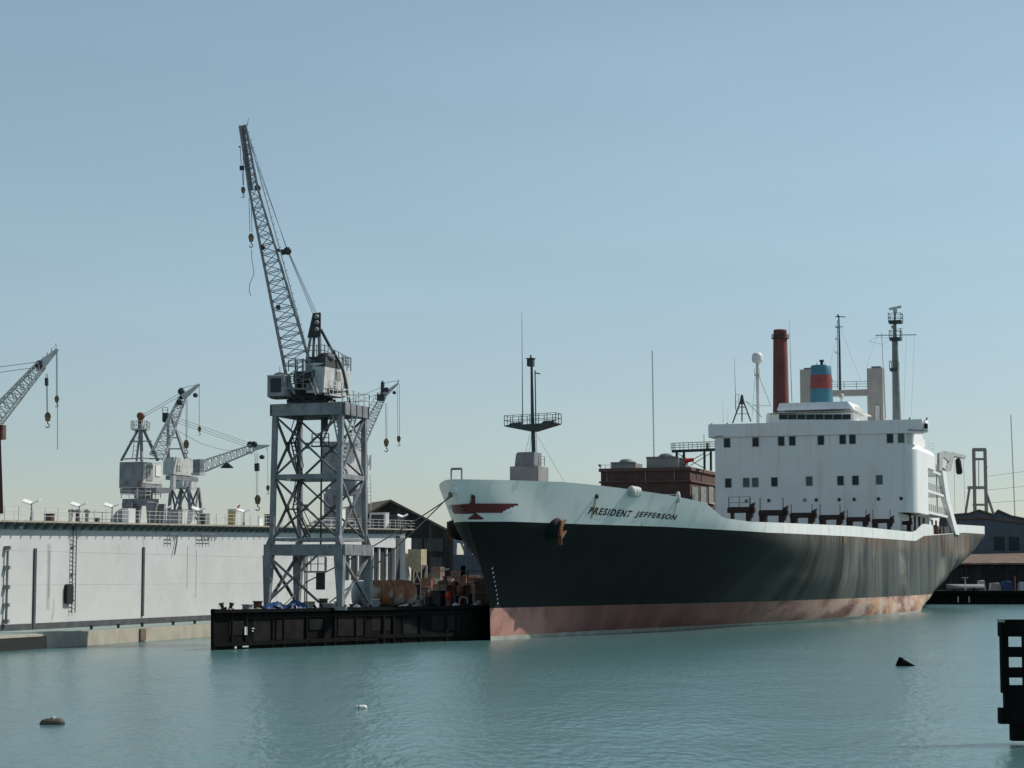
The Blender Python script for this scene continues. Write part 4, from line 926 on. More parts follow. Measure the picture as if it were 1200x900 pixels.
# container lashing frames along the port side
for k, (x0, x1, ya, yb, y1) in enumerate(((853, 885, 592, 595.5, 612), (889.5, 924, 597, 599, 615), (926, 957.5, 600.2, 602, 618), (960, 990, 602.6, 604.5, 620), (992, 1020, 605, 607, 622), (1022, 1048, 607.2, 609, 624), (1050, 1069, 610, 611.5, 626))):
    s_ = ST((x0 + x1) / 2, y1 - 4, 10.9 if k == 0 else 11.6)[0]
    a, b = SS(x0, yb + 4, s_), SS(x1, yb, s_); zt_, zb_ = b[2], zband(s_) - .1; t1 = min(b[1], hull_b(s_, 9) - .55); t0 = t1 - (b[1] - a[1]); wtop = t1 - t0
    m2 = MB(); slab(m2, s_ - .3, s_ + .35, t0, t1, zt_ - .42, zt_); slab(m2, s_ - .2, s_ + .2, t0 + .05, t1 - .02, zt_, zt_ + .12)
    slab(m2, s_ - .3, s_ + .3, t0 + wtop * .12, t0 + wtop * (.26 if k else .22), zb_, zt_ - .3); slab(m2, s_ - .3, s_ + .3, t0 + wtop * .68, t0 + wtop * .84, zb_, zt_ - .3)
    if k: slab(m2, s_ + .31, s_ + 1.2, t0 - wtop * .02, t0 + wtop * .22, zb_, zt_ - .1)
    m2.hexa([L3(s_ - .3, t1 - wtop * .16, zt_ - .9), L3(s_ + .3, t1 - wtop * .16, zt_ - .9), L3(s_ + .3, t1 - wtop * .1, zt_ - .9), L3(s_ - .3, t1 - wtop * .1, zt_ - .9)], [L3(s_ - .3, t1 - wtop * .2, zt_ + .25), L3(s_ + .3, t1 - wtop * .2, zt_ + .25), L3(s_ + .3, t1, zt_ + .55), L3(s_ - .3, t1, zt_ + .55)])
    fr = m2.build('lashing_frame', frame_m, ship)
    for f_ in (.04, .82): m2 = MB(); m2.tube(L3(s_, t0 + wtop * f_, zt_), L3(s_, t0 + wtop * f_, zt_ + 1.0 + .3 * (k % 2)), .045, n=5); m2.build('lashing_rod', frame_m, fr)
    if k == 0: m2 = MB(); m2.rail([L3(s_, t0 + .1, zt_), L3(s_, t1 - .5, zt_)], 1.05, .9, .02, 2); m2.build('frame_railing', frame_m, fr)
    m2 = MB(); slab(m2, s_ + .5, s_ + .9, t0 + wtop * .3, t0 + wtop * .7, zb_, zb_ + .62); m2.build('cell_guide', steell, fr)
# hatch coaming and covers down the middle
m2 = MB(); slab(m2, 30, SH - 4, -9, 9, 9.2, 9.75); m2.build('hatch_coaming', frame_m, ship)
# winches on the forecastle
for s_, t_ in ((14, 4.5), (18, 6.5), (20.5, 3)):
    m2 = MB(); c = L3(s_, t_, 11.15); m2.lathe([(.5, -1), (.5, -.85), (.28, -.8), (.28, .8), (.5, .85), (.5, 1)], c, 14, V(0, 1, 0)); m2.box(tuple(c - V(.6, .9, .6)), tuple(c + V(.6, -.3, -.1)))
    m2.build('deck_winch', steell, ship)
m2 = MB(); m2.rail([L3(19, 2, 10.6), L3(21.5, 9, 10.6)], 1.1, 1.3, .03, 3); m2.build('forecastle_railing', white, ship)

# ================================================================== THE BIG CRANE ON THE PIER
CB = onp(373, 712, V(0, 146.5, 0), V(0, 1, 0)); CC = V(CB.x, CB.y, PZ)            # centre of the four feet
def CZ(py): return at(357, py, CC.y).z
def cr(a, b, z): return CC + W * a + U * b + V(0, 0, z - CC.z)                     # a to the right, b away
crane = thing('portal_crane', 'tall grey lattice portal crane on the pier with its jib raised steeply', 'crane', CC)
pw, pdp = 5.65 / 2, 5.0 / 2; tw, td = 5.1 / 2, 4.1 / 2
zp0, zp1, zt0, zt1, zm = CZ(651), CZ(638.5), CZ(489), CZ(475.5), CZ(560)
cors = ((-1, -1), (1, -1), (1, 1), (-1, 1))
for a, b in cors:                                   # four tapering portal legs
    m2 = MB(); lo = [cr(a * pw + x * .17, b * pdp + y * .17, PZ) for x, y in cors]; hi = [cr(a * pw * 1.0 + x * .36 - a * .1, b * pdp + y * .26, zp0) for x, y in cors]
    m2.hexa(lo, hi); m2.box(tuple(cr(a * pw, b * pdp, PZ) - V(.4, .4, 0)), tuple(cr(a * pw, b * pdp, PZ) + V(.4, .4, .28))); m2.build('leg', steel, crane)
m2 = MB()
for (a, b), (c, d) in zip(cors, cors[1:] + cors[:1]):
    m2.beam(cr(a * (pw + .1), b * pdp, (zp0 + zp1) / 2), cr(c * (pw + .1), d * pdp, (zp0 + zp1) / 2), .42, zp1 - zp0)
m2.build('portal_beam', steel, crane)
for a, b in cors:
    m2 = MB(); m2.beam(cr(a * tw, b * (td + .3), zp1), cr(a * tw, b * td, zt0), .34, .34, U)
    m2.beam(cr(a * pw, b * pdp, zp1 - .1), cr(a * tw, b * (td + .28), zp1 + .75), .3, .3); m2.build('tower_column', steel, crane)
m2 = MB()
def tp(i, z): a, b = cors[i % 4]; k = (z - zp1) / (zt0 - zp1); return cr(a * tw, b * (td + .3 - .3 * k), z)
for i in range(4):
    m2.beam(tp(i, zm), tp(i + 1, zm), .22, .34); m2.beam(tp(i, zp1 + .35), tp(i + 1, zp1 + .35), .16, .2)
m2.build('ring_beam', steel, crane)
shade_brace = paint('brace_shaded_grey', (.11, .118, .125), (.07, .075, .08), 1.5, .6, rust=.25)  # darker grey paints in the shade on braces away from the sun
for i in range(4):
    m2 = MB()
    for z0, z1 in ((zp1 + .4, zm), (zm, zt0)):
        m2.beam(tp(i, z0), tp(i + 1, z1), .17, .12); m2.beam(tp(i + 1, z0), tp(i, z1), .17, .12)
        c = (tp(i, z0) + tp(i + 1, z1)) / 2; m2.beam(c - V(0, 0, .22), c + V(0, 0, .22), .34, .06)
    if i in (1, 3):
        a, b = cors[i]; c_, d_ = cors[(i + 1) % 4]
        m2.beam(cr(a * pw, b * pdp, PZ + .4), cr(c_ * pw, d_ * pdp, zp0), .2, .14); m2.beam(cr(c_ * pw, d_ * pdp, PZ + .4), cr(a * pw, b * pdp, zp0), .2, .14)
    m2.build('cross_brace', steel if i == 1 else shade_brace, crane)
m2 = MB(); m2.beam(cr(-pw, -pdp, PZ + .5), cr(0, -.3, zp0), .16, .14); m2.beam(cr(-.2, .6, PZ + .5), cr(-pw, -pdp, zp0), .16, .14); m2.build('cross_brace', steel, crane)
m2 = MB()                                           # head frame on top of the tower
for (a, b), (c, d) in zip(cors, cors[1:] + cors[:1]):
    m2.beam(cr(a * (tw + .15), b * (td + .1), (zt0 + zt1) / 2), cr(c * (tw + .15), d * (td + .1), (zt0 + zt1) / 2), .3, zt1 - zt0)
    for k in (.0, .25, .5, .75, 1): p = cr(a * (tw + .15), b * (td + .1), 0).lerp(cr(c * (tw + .15), d * (td + .1), 0), k); m2.beam(V(p.x, p.y, zt0), V(p.x, p.y, zt1), .42, .1)
m2.hexa([cr(a * tw, b * td, zt1 - .12) for a, b in cors], [cr(a * tw, b * td, zt1 - .02) for a, b in cors]); m2.build('head_frame', steel, crane)
m2 = MB(); h = V(0, 0, .02); m2.rail([cr(tw + .2, -td - .2, zt1), cr(tw + .2, td + .5, zt1), cr(-tw, td + .5, zt1)], .95, 1.0, .03, 2); m2.build('head_railing', steell, crane)
# stairs and ladders inside the tower
m2 = MB()
zl = [zp1 + .3, zp1 + 2.6, zm - .1, zm + 2.6, zt1]
for k in range(4):
    a0, a1 = ((-.7, -1.9), (-1.9, -1.5), (-1.4, -2.1), (-2.1, -1.2))[k]
    for y in (0.0,): m2.ladder(cr(a0, y, zl[k]), cr(a1, y, zl[k + 1]), .7, U, .045, .3); m2.beam(cr(a0, y - .35, zl[k] + .9), cr(a1, y - .35, zl[k + 1] + .9), .05); m2.beam(cr(a0, y + .35, zl[k] + .9), cr(a1, y + .35, zl[k + 1] + .9), .05)
    p = cr(a1, 0, zl[k + 1]); m2.box(tuple(p - V(.6, .5, .08)), tuple(p + V(.4, .5, 0)))
m2.build('stairway', dsteel, crane)
m2 = MB(); m2.ladder(cr(tw - .6, .3, zm + .1), cr(.9, .3, zt1 - .3), .6, U, .045, .3); m2.ladder(cr(tw + .05, 0.2, zt0), cr(tw - .9, .2, zt0 - 3.0), .7, U, .05, .3); m2.build('ladder', steell, crane)
m2 = MB(); p = cr(-.1, -.4, zp0 - 1.1); m2.box(tuple(p - V(.75, .5, .12)), tuple(p + V(.75, .5, 0))); m2.rail([p + V(-.75, -.5, 0), p + V(.75, -.5, 0)], 1.0, .5, .03, 2); m2.rail([p + V(.75, -.5, 0), p + V(.75, .5, 0)], 1.0, .5, .03, 2); m2.build('service_platform', steel, crane)
m2 = MB()
for x in (-1.15, -1.0, 1.35): m2.tube(cr(x, .2, PZ), cr(x, .2, zp0 + .2), .05, n=6)
m2.tube(cr(-1.7, 0, zt0 - 3.5), cr(-1.7, 0, zt1), .05, n=6); m2.tube(cr(.35, 0.1, zt0 - 1.0), cr(.35, .1, zt0), .22, n=10); m2.tube(cr(.1, .1, zp1), cr(.1, .1, zt0), .07, n=6); m2.build('service_pipe', dsteel, crane)
m2 = MB(); p = cr(0.25, -.2, PZ); m2.box(tuple(p + V(-.3, -.3, 1.4)), tuple(p + V(.3, .3, 2.6))); m2.build('cable_reel_box', dsteel, crane)
for zz in (zm + 2.2, zm + 4.4):
    m2 = MB(); m2.rail([cr(-.2, -.9, zz), cr(1.1, -.9, zz)], .9, .6, .03, 3); m2.beam(cr(-.2, -.9, zz), cr(1.2, -.9, zz), .5, .08); m2.build('inner_platform', dsteel, crane)
# slewing part
zs0, zs1 = CZ(474.5), CZ(465)
m2 = MB(); m2.lathe([(1.75, 0), (1.75, .22), (1.55, .25), (1.55, zs1 - zs0)], cr(-.7, 0, zs0), 28); 
for i in range(14): an = 2 * pi * i / 14; m2.lathe([(.12, -.1), (.12, .1)], cr(-.7, 0, zs0 + .3) + V(1.66 * cos(an), 1.66 * sin(an), 0), 8, V(cos(an), sin(an), 0))
m2.build('slewing_ring', dsteel, crane)
ZB = zs1
m2 = MB(); m2.hexa([cr(-3.0, -1.3, ZB), cr(1.2, -1.3, ZB), cr(1.2, 1.5, ZB), cr(-3.0, 1.5, ZB)], [cr(-3.4, -1.45, ZB + .45), cr(1.5, -1.45, ZB + .45), cr(1.5, 1.6, ZB + .45), cr(-3.4, 1.6, ZB + .45)])
m2.build('turntable_frame', dsteel, crane)
# machinery house: pale end wall on the right, dark open winch bay on the left
zh0, zh1, zh2 = CZ(463), CZ(433), CZ(425)
hx0, hx1 = .35, 2.55
m2 = MB(); lo = [cr(hx0, -1.3, zh0), cr(hx1, -1.3, zh0), cr(hx1, 1.35, zh0), cr(hx0, 1.35, zh0)]
# the house is turned so that its long right wall faces the sun
ha = radians(24); hf = V(cos(ha), -sin(ha), 0); hg = V(sin(ha), cos(ha), 0)
Hc = at(379, 462, 144.2); Hc = V(Hc.x, Hc.y, 0)
def hs_(a, b, z): return Hc + hf * a + hg * b + V(0, 0, z)     # a along its shaded front, b along its sunlit side
E2 = 3.9
m2 = MB(); m2.hexa([hs_(-1.4, 0, zh0), hs_(0, 0, zh0), hs_(0, E2, zh0), hs_(-1.4, E2, zh0)], [hs_(-1.4, -.1, zh1 + .3), hs_(.0, .25, zh1 + .25), hs_(0, E2 + .1, zh1), hs_(-1.4, E2 + .1, zh1)]); m2.build('machinery_house', steell, crane)
m2 = MB(); m2.hexa([hs_(-1.45, -.05, zh1 + .02), hs_(.03, .2, zh1 + .02), hs_(.03, E2 * .62, zh1 + .02), hs_(-1.45, E2 * .62, zh1 + .02)], [hs_(-1.4, .1, zh2 + .25), hs_(-.06, .35, zh2 + .25), hs_(-.06, E2 * .6, zh2 + .12), hs_(-1.4, E2 * .6, zh2 + .12)]); m2.build('roof_monitor', dsteel, crane)
m2 = MB(); m2.hexa([hs_(.001, 1.9, zh0 + 1.0), hs_(.03, 1.9, zh0 + 1.0), hs_(.03, 2.5, zh0 + 1.0), hs_(.001, 2.5, zh0 + 1.0)], [hs_(.001, 1.9, zh1 - .2), hs_(.03, 1.9, zh1 - .2), hs_(.03, 2.5, zh1 - .2), hs_(.001, 2.5, zh1 - .2)]); m2.build('louvre', vent_m, crane)
m2 = MB(); m2.rail([hs_(.4, .1, zh0 - .1), hs_(.4, 1.9, zh0 - .1)], .95, .55, .025, 3); m2.hexa([hs_(0, .1, zh0 - .2), hs_(.45, .1, zh0 - .2), hs_(.45, 1.9, zh0 - .2), hs_(0, 1.9, zh0 - .2)], [hs_(0, .1, zh0 - .1), hs_(.45, .1, zh0 - .1), hs_(.45, 1.9, zh0 - .1), hs_(0, 1.9, zh0 - .1)]); m2.build('side_balcony', steell, crane)
m2 = MB(); z = zh2 + .2; m2.rail([hs_(-1.3, .1, zh1 + .8), hs_(-.1, .3, zh1 + .8), hs_(-.1, E2, zh1 + .25)], .75, .5, .028, 2); m2.rail([hs_(-.02, E2 * .75, zh1), hs_(-.02, E2 + .15, zh1), hs_(-1.2, E2 + .15, zh1)], 1.0, .5, .03, 2); m2.build('roof_railing', steel, crane)
m2 = MB(); c = hs_(-.5, 1.1, zh2 + .1); m2.lathe([(.62, 0), (.66, .2), (.45, .42), (.1, .5)], c, 16); m2.build('roof_ventilator', dsteel, crane)
text_on('53', .62, hs_(.0, E2 * .83, zh0 + .55), hg, crane, dsteel, name='number_marking', bold=.02, n=hf)
# open winch bay with its gear
m2 = MB(); zb0 = ZB + .45
wa, wb = at(343, 462, 144.6), at(377, 462, 145.2); wa, wb = V(wa.x, wa.y, zb0), V(wb.x, wb.y, zb0)
m2.hexa([wa + U * .25, wb + U * .25, wb + U * 2.2, wa + U * 2.2], [p + V(0, 0, zh1 - zb0 - .3) for p in (wa + U * .35, wb + U * .35, wb + U * 2.2, wa + U * 2.2)]); m2.build('winch_bay', dsteel, crane)
m2 = MB(); m2.lathe([(.55, -.7), (.55, -.6), (.38, -.58), (.38, .58), (.55, .6), (.55, .7)], wa.lerp(wb, .45) + V(0, 0, .75) - U * .1, 18, W); m2.build('winch_drum', dsteel, crane)
m2 = MB(); m2.rail([wa - U * .5 + V(-.1, 0, 0), wb - U * .5], .95, .5, .028, 3); m2.rail([wa - U * .5 + V(-.1, 0, 1.15), wa.lerp(wb, .85) - U * .5 + V(0, 0, 1.15)], .8, .6, .028, 2)
for t in (.15, .4, .65, .9): p = wa.lerp(wb, t) - U * .3; m2.beam(p, p + V(0, 0, 2.1), .1)
m2.build('bay_railing', steel, crane)
m2 = MB(); m2.hexa([wa - U * .55 + V(-.2, 0, -.12), wb - U * .55 + V(0, 0, -.12), wb + U * .3 + V(0, 0, -.12), wa + U * .3 + V(-.2, 0, -.12)], [wa - U * .55 + V(-.2, 0, 0), wb - U * .55, wb + U * .3, wa + U * .3 + V(-.2, 0, 0)]); m2.build('bay_platform', steel, crane)
# driver's cab
m2, i_ = twoface(313, 332, 341, 440, 464, 143.6, 22); cabz = i_
m2.build('cab', steel, crane)
P0, nn = i_['P'], V(-sin(radians(22)), -cos(radians(22)), 0)
onface(317, 443.5, 329, 460, P0, nn, .03).build('cab_window', glass, crane)
m2 = MB(); c = i_['T'] - i_['f'] * .55 + i_['g'] * .5
m2.lathe([(.5, 0), (.42, .16), (.2, .26), (.03, .3)], c, 14); m2.tube(c, c + V(0, 0, .75), .02, n=5); m2.build('cab_roof_dome', steel, crane)
b_ = [i_['P'] - i_['f'] * i_['w1'], i_['P'], i_['P'] + i_['g'] * i_['w2'], i_['P'] - i_['f'] * i_['w1'] + i_['g'] * i_['w2']]
m2 = MB(); m2.hexa([p + V(0, 0, -.16) + (p - (b_[0] + b_[2]) / 2) * -.35 for p in b_], [p - V(0, 0, .002) for p in b_]); m2.build('cab_floor', dsteel, crane)
m2 = MB(); m2.hexa([p + V(0, 0, i_['h'] + .002) + (p - (b_[0] + b_[2]) / 2) * .05 for p in b_], [p + V(0, 0, i_['h'] + .07) + (p - (b_[0] + b_[2]) / 2) * .05 for p in b_]); m2.build('cab_roof', steell, crane)
# jib
BJ = 145.0
jf, jt = at(357, 462, BJ), at(284.5, 147, BJ - 1.2)
jk = at(331, 408, BJ - .1); jk2 = at(352, 408, BJ - .1)
jb0 = at(353, 447, BJ); jm = at(297, 222, BJ - .9)
m2 = MB(); m2.lattice(jb0, jm, 1.95, .62, 21, .10, .05, up=V(0, 1, 0), h0=1.5, h1=.6); m2.build('jib', steel, crane)
m2 = MB(); m2.lattice(jm, jt, .62, .34, 9, .10, .05, up=V(0, 1, 0), h0=.6, h1=.34)
dj = (jt - jm).normalized(); nx = V(-dj.z, 0, dj.x).normalized(); nx = nx if nx.x < 0 else -nx
m2.hexa([jm + nx * .38 + V(0, y, 0) for y in (-.05, .05)] + [jm + nx * .02 + V(0, y, 0) for y in (.05, -.05)], [jt + nx * .30 + V(0, y, 0) for y in (-.05, .05)] + [jt - nx * .1 + V(0, y, 0) for y in (.05, -.05)]); m2.build('jib_head', steel, crane)
for y in (-.85, .85):
    m2 = MB(); m2.beam(jb0 + V(-.95, y * .85, 0), at(352, 463, BJ) + V(-.3, y, 0), .16); m2.build('jib_heel', steel, crane)
    m2 = MB(); m2.lattice(jb0 + V(.75, y * .6, .3), at(373, 463, BJ) + V(0, y, 0), .32, .2, 5, .07, .04, up=V(0, 1, 0)); m2.build('jib_heel', steell, crane)
for (x, y), r in (((337, 294), .28), ((332, 295.5), .2), ((302, 220), .22), ((308, 290), .18), ((326, 360), .18)):
    m2 = MB(); c = at(x, y, BJ - .5); m2.lathe([(r * .6, -.14), (r, -.1), (r * .8, 0), (r, .1), (r * .6, .14)], c, 14, V(0, 1, 0)); m2.build('sheave', dsteel, crane)
m2 = MB(); m2.beam(at(325, 293, BJ - .5), at(338, 296, BJ - .5), .2); m2.build('sheave_arm', dsteel, crane)
# walkway hooks along the pale upper side of the jib
m2 = MB()
for k in range(34):
    t = k / 33; p = jb0.lerp(jt, t); wdt = (1.95 * (1 - t) + .4 * t) / 2; ex = -nx * (wdt + .02)
    m2.beam(p + ex, p + ex - nx * .14 + V(0, 0, .05), .04); 
m2.beam(jb0 - nx * 1.0, jt - nx * .22, .06); m2.build('jib_footway', steell, crane)
# a-frame
ap0 = at(370, 366, 145.6)
m2 = MB(); F1, F2, F3 = at(363, 458, 144.8), at(372, 440, 146.2), at(378, 462, 144.6)
pa, pb = at(366.5, 367, 145.4), at(375.5, 366, 145.4)
m2.hexa([at(360, 396, 145.2), at(376, 396, 145.2), at(376, 396, 145.9), at(360, 396, 145.9)], [pa, pb, pb + V(0, .5, 0), pa + V(0, .5, 0)]); m2.build('mast_head', dsteel, crane)
m2 = MB()
for a, b, r in (((364, 395, 145.3), (359, 425, 144.9), .1), ((368, 396, 145.6), (366, 440, 145.8), .1), ((374.5, 395, 145.3), (375, 462, 144.8), .14), ((374, 395, 145.9), (377, 455, 146.6), .12)):
    m2.tube(at(*a), at(*b), r, n=8)
for y in (371, 378, 386): c = at(371, y, 145.2); m2.lathe([(.1, -.1), (.18, 0), (.1, .1)], c, 10, V(0, 1, 0))
m2.build('mast_leg', steel, crane)
m2 = MB()
bs = [at(x, y, 146 - .012 * k) for k, (x, y) in enumerate(((376, 386), (386, 405), (397, 423), (402, 434), (406, 452), (410, 476)))]
m2.path(bs, .11, 8); m2.build('backstay', dsteel, crane)
m2 = MB()
for dx in (0, 2.2, 4.5): m2.tube(at(337.5 + dx * .3, 296, 144.6), at(366.5 + dx, 367, 145.3), .022, n=4)
m2.tube(at(286, 150, BJ - 1.2), at(337, 293, 144.8), .02, n=4); m2.tube(at(288, 148, BJ - 1.2), at(336, 292, 144.8), .018, n=4); m2.tube(at(331, 330, BJ - .5), at(357, 400, 145), .02, n=4); m2.build('luffing_rope', cable, crane)
# two hook blocks and their falls
def hookblock(px, py, D, k, parent, mat=hooky):
    k *= .8; c = at(px, py, D); m2 = MB()
    m2.hexa([c + V(-.16, -.12, -.34) * k, c + V(.16, -.12, -.34) * k, c + V(.16, .12, -.34) * k, c + V(-.16, .12, -.34) * k], [c + V(-.26, -.14, .12) * k, c + V(.26, -.14, .12) * k, c + V(.26, .14, .12) * k, c + V(-.26, .14, .12) * k])
    m2.hexa([c + V(-.26, -.14, .12) * k, c + V(.26, -.14, .12) * k, c + V(.26, .14, .12) * k, c + V(-.26, .14, .12) * k], [c + V(-.12, -.1, .42) * k, c + V(.12, -.1, .42) * k, c + V(.12, .1, .42) * k, c + V(-.12, .1, .42) * k])
    o = m2.build('hook_block', mat, parent)
    m2 = MB(); q = c - V(0, 0, .34) * k; m2.tube(q, q - V(0, 0, .22) * k, .05 * k, n=6)
    pts = [q - V(0, 0, .22) * k + V(.16 * sin(a), 0, -.16 + .16 * cos(a)) * k for a in [i * .5 for i in range(10)]]
    m2.path(pts, .045 * k, 6); m2.build('hook', dsteel, o); return c
hookblock(285, 223, 143.7, .75, crane); hookblock(294.3, 279, 144, .95, crane)
m2 = MB(); c = at(283.5, 196, 143.7); m2.box(tuple(c - V(.15, .12, .2)), tuple(c + V(.15, .12, .1))); m2.build('limit_switch_weight', dsteel, crane)
m2 = MB()
for a, b, D in (((281.5, 172), (282.5, 193), 143.7), ((283.5, 199), (284.8, 217), 143.7), ((284.5, 165), (285.5, 217), 143.7), ((291.8, 232), (292.8, 272), 144), ((294.4, 232), (295.3, 272), 144)):
    m2.tube(at(*a, D), at(*b, D), .022, n=5)
tail = [at(x, y, 144) for x, y in ((294.5, 292), (295.2, 305), (297.5, 317), (297, 323), (292.5, 333), (292, 341), (294, 347))]
m2.path(tail, .022, 5); m2.build('hoist_rope', cable, crane)
m2 = MB(); m2.tube(at(289.5, 148, BJ - 1.2), at(291.3, 139, BJ - 1.2), .02, n=4); m2.tube(at(282, 172, 143.7), at(279.5, 172, 143.7), .05, n=5); m2.build('head_aerial', dsteel, crane)

# ================================================================== CRANES ON THE DRY DOCK
def boom(parent, foot, head, tip, w0, w1, n, mat=steell):
    m2 = MB(); m2.lattice(foot, head, w0, w1, n, .09, .055, up=V(0, 1, 0), h0=w0 * .8, h1=w1)
    m2.build('boom', mat, parent)
    m2 = MB(); d = (tip - head).normalized(); nn_ = V(-d.z, 0, d.x)
    m2.hexa([head + nn_ * w1 * .5 + V(0, -w1 * .4, 0), head + nn_ * w1 * .5 + V(0, w1 * .4, 0), head - nn_ * w1 * .5 + V(0, w1 * .4, 0), head - nn_ * w1 * .5 + V(0, -w1 * .4, 0)],
            [tip + nn_ * .08 + V(0, -.1, 0), tip + nn_ * .08 + V(0, .1, 0), tip - nn_ * .08 + V(0, .1, 0), tip - nn_ * .08 + V(0, -.1, 0)]); m2.build('boom_tip', mat, parent)
def ropes(parent, lst, r=.03):
    m2 = MB()
    for a, b in lst: m2.tube(a, b, r, n=4)
    m2.build('rope', cable, parent)
# --- near dock crane, on the wall, boom up to the right
D1 = 166.5; A1 = lambda x, y, d=0: at(x, y, D1 + d)
q1 = (V(A1(166, 600).x, D1, 0) - DP).dot(DD); zd1 = ztop(q1)
c1 = thing('dock_crane', 'grey dock crane with big shaded square house, standing left of the lattice tower crane', 'crane', V(A1(166, 600).x, D1, zd1))
gx = lambda x, d: V(A1(x, 600).x, D1 + d, 0)
for x, d in ((152, -.9), (180, -.9), (156, 1.4), (184, 1.4)):
    p = gx(x, d); z1 = A1(166, 590).z; m2 = MB(); m2.hexa([V(p.x + a * .28, p.y + b * .28, zd1) for a, b in cors], [V(p.x + a * .42, p.y + b * .4, z1) for a, b in cors]); m2.build('leg', steel, c1)
m2, _ = twoface(143, 173, 186, 584, 592, D1 - 1.2, 30); m2.build('portal_deck', steel, c1)
m2 = MB(); m2.rail([A1(142, 584, -1.2), A1(170, 584.5, -1.8)], .9, .7, .025, 3); m2.rail([A1(170, 584.5, -1.8), A1(188, 583.5, .4)], .9, .7, .025, 3); m2.build('portal_railing', steell, c1)
m2 = MB(); zc1 = A1(168, 584).z; m2.tube(V(A1(168, 584).x, D1, zc1), V(A1(168, 584).x, D1, A1(168, 573).z), .75, n=18); m2.build('slewing_column', steel, c1)
m2, _ = twoface(140, 183, 200, 571, 577, D1 - .9, 35); m2.build('turntable', steel, c1)
m2, i1 = twoface(139.5, 166, 190, 541, 571.5, D1 - 1.0, 20); m2.build('machinery_house', steel, c1)
sn = i1['g']; 
onface(167, 541.5, 189.5, 566, i1['P'], i1['f'], .04).build('sunlit_side', steell, c1)  # paler plate over the grey house: sun on this side painted in
onface(171.5, 544, 178.5, 563, i1['P'] + i1['f'] * .05, i1['f'], .04).build('door', vent_m, c1)
onface(182, 545.5, 188, 558, i1['P'] + i1['f'] * .05, i1['f'], .05).build('louvre', white, c1)
m2, _ = twoface(199, 203, 206, 557, 574, D1 - 1.0, 40); m2.build('operator_cab', steell, c1)
m2 = MB(); top = A1(166, 492)
for x, d, r in ((142, -1, .11), (166, -2.0, .13), (185, .5, .13), (160, 1.5, .09)): m2.tube(A1(x, 540, d), A1(165.5, 497, -.3), r, n=7)
m2.beam(A1(142, 538, -1), A1(166, 537, -2), .1); m2.beam(A1(166, 537, -2), A1(190, 538, .8), .1); m2.beam(A1(152, 517, -.8), A1(178, 517, -.2), .08); m2.build('mast_leg', steel, c1)
m2 = MB(); m2.ladder(A1(157, 538, -1), A1(161, 503, -.6), .3, V(1, 0, 0), .025, .35); m2.build('mast_ladder', steell, c1)
a, b = A1(153.5, 502, -.9), A1(175.5, 502, .5); m2 = MB(); m2.box((a.x, a.y, a.z - .1), (b.x, b.y, a.z)); m2.rail([V(a.x, a.y, a.z), V(b.x, a.y, a.z), V(b.x, b.y, a.z), V(a.x, b.y, a.z), V(a.x, a.y, a.z)], .62, .5, .022, 2); m2.build('mast_platform', steell, c1)
m2 = MB(); m2.tube(A1(164.5, 502), A1(164.5, 487), .2, n=8); m2.lathe([(.14, -.3), (.3, -.25), (.3, .25), (.14, .3)], A1(165, 487.5), 12, V(0, 1, 0)); m2.build('mast_head', rustm, c1)
boom(c1, A1(184, 536), A1(214, 466), A1(234, 450), 1.15, .5, 13)
m2 = MB(); m2.beam(A1(212.5, 468), A1(213, 454.5), .22); m2.lathe([(.12, -.2), (.28, -.15), (.28, .15), (.12, .2)], A1(212.5, 459), 12, V(0, 1, 0)); m2.box(tuple(A1(207, 474, -.5)), tuple(A1(214, 470, .5))); m2.build('boom_head_gear', dsteel, c1)
ropes(c1, [(A1(166, 487), A1(212, 460)), (A1(166, 490), A1(212, 463.5)), (A1(213, 455), A1(234, 450)), (A1(218, 468), A1(218, 516)), (A1(233.5, 452), A1(233.5, 500)), (A1(219.5, 468), A1(219, 516))], .022)
hookblock(218.3, 521, D1, 1.1, c1); hookblock(233.8, 503, D1, .7, c1)
m2 = MB(); m2.lathe([(.05, -.2), (.2, -.12), (.2, .1), (.05, .18)], A1(229, 463), 10); m2.build('limit_switch_weight', dsteel, c1)
# --- lattice tower crane on the far dock wall, boom lowered to the right
D2 = 276.0; A2 = lambda x, y, d=0: at(x, y, D2 + d)
zd2 = 10.6
c2 = thing('tower_crane', 'pale lattice tower crane numbered on its house, boom lowered towards the big crane', 'crane', V(A2(217, 600).x, D2, zd2))
m2 = MB(); cs = [V(A2(x, 600).x, D2 + d, 0) for x, d in ((199, -2), (229, -2.6), (237, 2), (207, 2.4))]; ct = [V(A2(x, 600).x, D2 + d, A2(217, 571).z) for x, d in ((203, -2), (223, -2.3), (230, 1.6), (209, 2.0))]
for i in range(4):
    b0 = V(cs[i].x, cs[i].y, zd2); m2.beam(b0, ct[i], .34); b1 = V(cs[(i + 1) % 4].x, cs[(i + 1) % 4].y, zd2)
    m2.beam(b0, ct[(i + 1) % 4], .2); m2.beam(b1, ct[i], .2); m2.beam(b0.lerp(ct[i], .5), b1.lerp(ct[(i + 1) % 4], .5), .2)
m2.build('tower', steel, c2)
m2, i2 = twoface(200, 212, 231, 563, 572, D2 - 2.5, 22); m2.build('tower_head', steell, c2)
m2, i2 = twoface(191, 203.5, 231, 535.5, 556, D2 - 2.4, 22); m2.build('machinery_house', steell, c2)
text_on('52', 1.15, onp(208.8, 552.5, i2['P'], i2['f']), i2['g'], c2, mastg, name='number_marking', bold=.02, n=i2['f'])
m2, _ = twoface(194, 204, 233, 557, 562, D2 - 2.4, 22); m2.build('turntable', steel, c2)
m2, i3 = twoface(226, 234, 239, 538, 553.5, D2 - 3.0, 40); m2.build('operator_cab', steel, c2)
